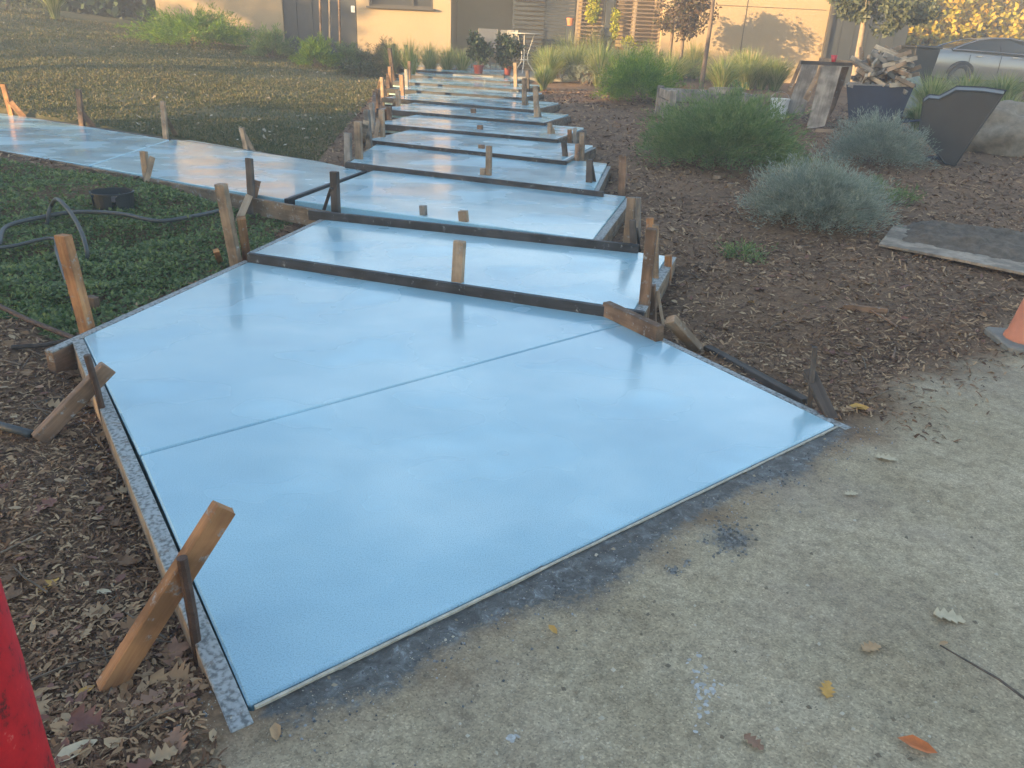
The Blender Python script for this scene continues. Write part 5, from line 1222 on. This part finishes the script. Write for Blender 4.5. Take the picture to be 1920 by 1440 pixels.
# single leaves that stand out
LM = {'orange': basic('leaf_orange', (.50, .14, .03), .55, 0, 30, .3, .1), 'tan': basic('leaf_tan', (.40, .25, .12), .65, 0, 30, .25, .1), 'pale': basic('leaf_pale', (.48, .40, .26), .7, 0, 30, .2, .1), 'brown': basic('leaf_brown', (.24, .13, .075), .65, 0, 30, .3, .1), 'amber': basic('leaf_amber', (.50, .28, .06), .6, 0, 30, .25, .1)}
for u, v, sh, c_, sz, ang, lab in (
    (1717, 1405, 'o', 'orange', .085, -.45, 'bright orange pointed leaf on the driveway at the lower right'),
    (1036, 1184, 'o', 'amber', .042, -1.0, 'small amber oval leaf alone on the driveway below the nearest slab'),
    (518, 1378, 'o', 'tan', .055, -1.2, 'tan curled leaf on the driveway by the front corner of the nearest slab'),
    (1660, 862, 'k', 'pale', .075, -.3, 'pale leaf on the driveway right of the slab tip'),
    (1778, 1160, 'k', 'pale', .085, -.2, 'pale lobed leaf curled up on the driveway at the right'),
    (1632, 1218, 'k', 'tan', .06, .4, 'tan lobed leaf near the middle right of the driveway'),
    (1550, 1296, 'k', 'amber', .055, 1.2, 'small amber lobed leaf below the tan one on the driveway'),
    (1768, 1210, 'o', 'tan', .03, .3, 'tiny tan leaf below the pale curled leaf on the driveway'),
    (1412, 1395, 'k', 'brown', .05, -.8, 'small brown leaf near the bottom of the driveway'),
    (1595, 930, 'k', 'pale', .05, .2, 'faint pale leaf pressed into the driveway'),
    (1610, 770, 'o', 'amber', .11, -.4, 'large amber leaf beside the leaning dark stake at the slab tip'),
    (1590, 772, 'k', 'tan', .085, .5, 'tan leaf partly under the large amber one at the slab tip'),
    (193, 1111, 'o', 'pale', .05, .1, 'pale oval leaf on the dark soil left of the orange brace'),
    (92, 1104, 'k', 'amber', .07, 1.3, 'amber leaf near the red post'),
    (248, 1135, 'k', 'tan', .07, 1.8, 'tan leaf propped up left of the orange brace'),
    (310, 1210, 'k', 'brown', .12, .3, 'big brown oak leaf between the orange brace and the steel stake'),
    (318, 1275, 'k', 'tan', .11, -.2, 'big tan oak leaf right of the foot of the orange brace'),
    (330, 1240, 'k', 'brown', .10, 2.0, 'brown oak leaf against the rusty steel stake'),
    (118, 1372, 'o', 'tan', .075, -.3, 'tan leaf just right of the red post'),
    (330, 1335, 'k', 'brown', .07, .1, 'brown leaf near the end of the left form'),
    (142, 1420, 'o', 'pale', .10, .8, 'long pale leaf at the bottom edge right of the red post'),
    (160, 1300, 'o', 'amber', .05, .8, 'small amber leaf left of the foot of the orange brace')):
    p = gz(u, v, .008); shp, fcs = (OVAL, OVT) if sh == 'o' else (OAK, OAF)
    vv = shp*np.array([sz, sz*(.45 if sh == 'o' else .8), sz*.6])
    me = np_mesh('fallen_leaf', vv, np.array(fcs), LM[c_]); o = link('fallen_leaf', me, None, p, label=lab, cat='leaf', group='single fallen leaves')
    o.rotation_euler = (random.uniform(-.12, .12), random.uniform(-.12, .12), ang)
Pq = gz(-2, 156); B = pt(14, 216, Z(3))
o = MB().add([(0, 0, 0), (.11, .05, .01), (.26, .03, .0), (.13, -.05, .015)], [(0, 3, 1), (3, 2, 1)]).build('yellow_leaf', YELLOW, None, label='yellow leaf lying on top of the stake at the left picture edge', cat='leaf'); o.location = up(2, 157, B)+Vector((-.1, 0, .005))
for i, (u, v, a_, lab) in enumerate(((1650, 605, 1.75, 'straight dry stick on the mulch, pointing at the camera'), (1675, 665, 1.1, 'forked dry stick below the straight one'), (1620, 590, -.2, 'flat piece of bark on the mulch'), (1865, 1288, -1.0, 'dark curved twig on the driveway at the right edge'))):
    p = gz(u, v, .015); d = Vector((math.cos(a_), math.sin(a_), 0)); L = (.32, .2, .26, .30)[i]
    if i == 2: plank('bark_piece', p-d*L/2, p+d*L/2, .04, .014, W_BROWN, (0, 0, 1), lab, 'bark')
    else: MB().tube([p-d*L/2, p+Vector((.006, .004, .008)), p+d*L/2], [.007, .006, .004] if i < 3 else [.002, .0035, .004], 6).build('stick', W_BROWN if i < 2 else W_DARK, None, False, label=lab, cat='stick', group='sticks on the ground')
for u, v, lab in ((1370, 355, 'small cut wood block on the mulch below the largest bush, right one'), (1343, 337, 'small cut wood block on the mulch below the largest bush, left one')):
    p = gz(u, v, .02); MB().box((0, 0, 0), (.075, .05, .05)).build('wood_block', W_TAN, None, bevel=.004, loc=p, label=lab, cat='wood block')
for u, v, lab, dx in ((1545, 250, 'pale broken wood scrap on the mulch below the planks', .12), (1575, 268, 'thin pale lath on the mulch behind the lavender bush', .2)):
    p = gz(u, v, .015); plank('wood_scrap', p-Vector((dx, -.02, 0)), p+Vector((dx, -.05, .01)), .06 if dx < .15 else .02, .02, W_TAN, (0, 0, 1), lab, 'wood scrap')

# ------------------------------------------------------------------ traffic cone cut by the right edge
CONE_O = basic('cone_orange', (.50, .18, .095), .5, 0, 9, .14, .05); CONE_B = basic('cone_base_rubber', (.19, .18, .155), .8, 0, 14, .25, .2)
c0, c1 = gz(1839, 625), gz(1925, 691); e1_ = Vector((c1.x-c0.x, c1.y-c0.y, 0)).normalized(); e2_ = Vector((-e1_.y, e1_.x, 0))
if e2_.x < 0: e2_ = -e2_
SZ = .36; cc = c0+e1_*SZ/2+e2_*SZ/2; cz = max(hz(cc.x, cc.y), c0.z)+.004
cone = empty('traffic_cone', (cc.x, cc.y, cz), math.atan2(e1_.y, e1_.x), label='faded orange traffic cone on a dusty grey base at the right edge', cat='traffic cone')
oct_ = [Vector((x*SZ/2, y*SZ/2, 0)) for x, y in ((-1, -.86), (-.86, -1), (.86, -1), (1, -.86), (1, .86), (.86, 1), (-.86, 1), (-1, .86))]
MB().prism(oct_, -.01, .032).build('base', CONE_B, cone, bevel=.008)
MB().lathe([(.135, .03), (.132, .05), (.122, .062), (.028, .70), (.022, .71), (.001, .71)], 36).build('cone_body', CONE_O, cone, True)

# ------------------------------------------------------------------ added haze volume standing in for the lens veil
m = bpy.data.materials.new('veil_haze'); m.use_nodes = True; nt = m.node_tree; nt.nodes.clear()
vp = nt.nodes.new('ShaderNodeVolumePrincipled'); vp.inputs['Color'].default_value = (.93, .96, 1, 1); vp.inputs['Density'].default_value = HAZE; vp.inputs['Anisotropy'].default_value = -.2
ou = nt.nodes.new('ShaderNodeOutputMaterial'); nt.links.new(vp.outputs[0], ou.inputs['Volume'])
MB().box((0, 60, 4.7), (170, 230, 13.4)).build('haze', m, kind='stuff', label='thin haze volume added over the garden for the lens veil')
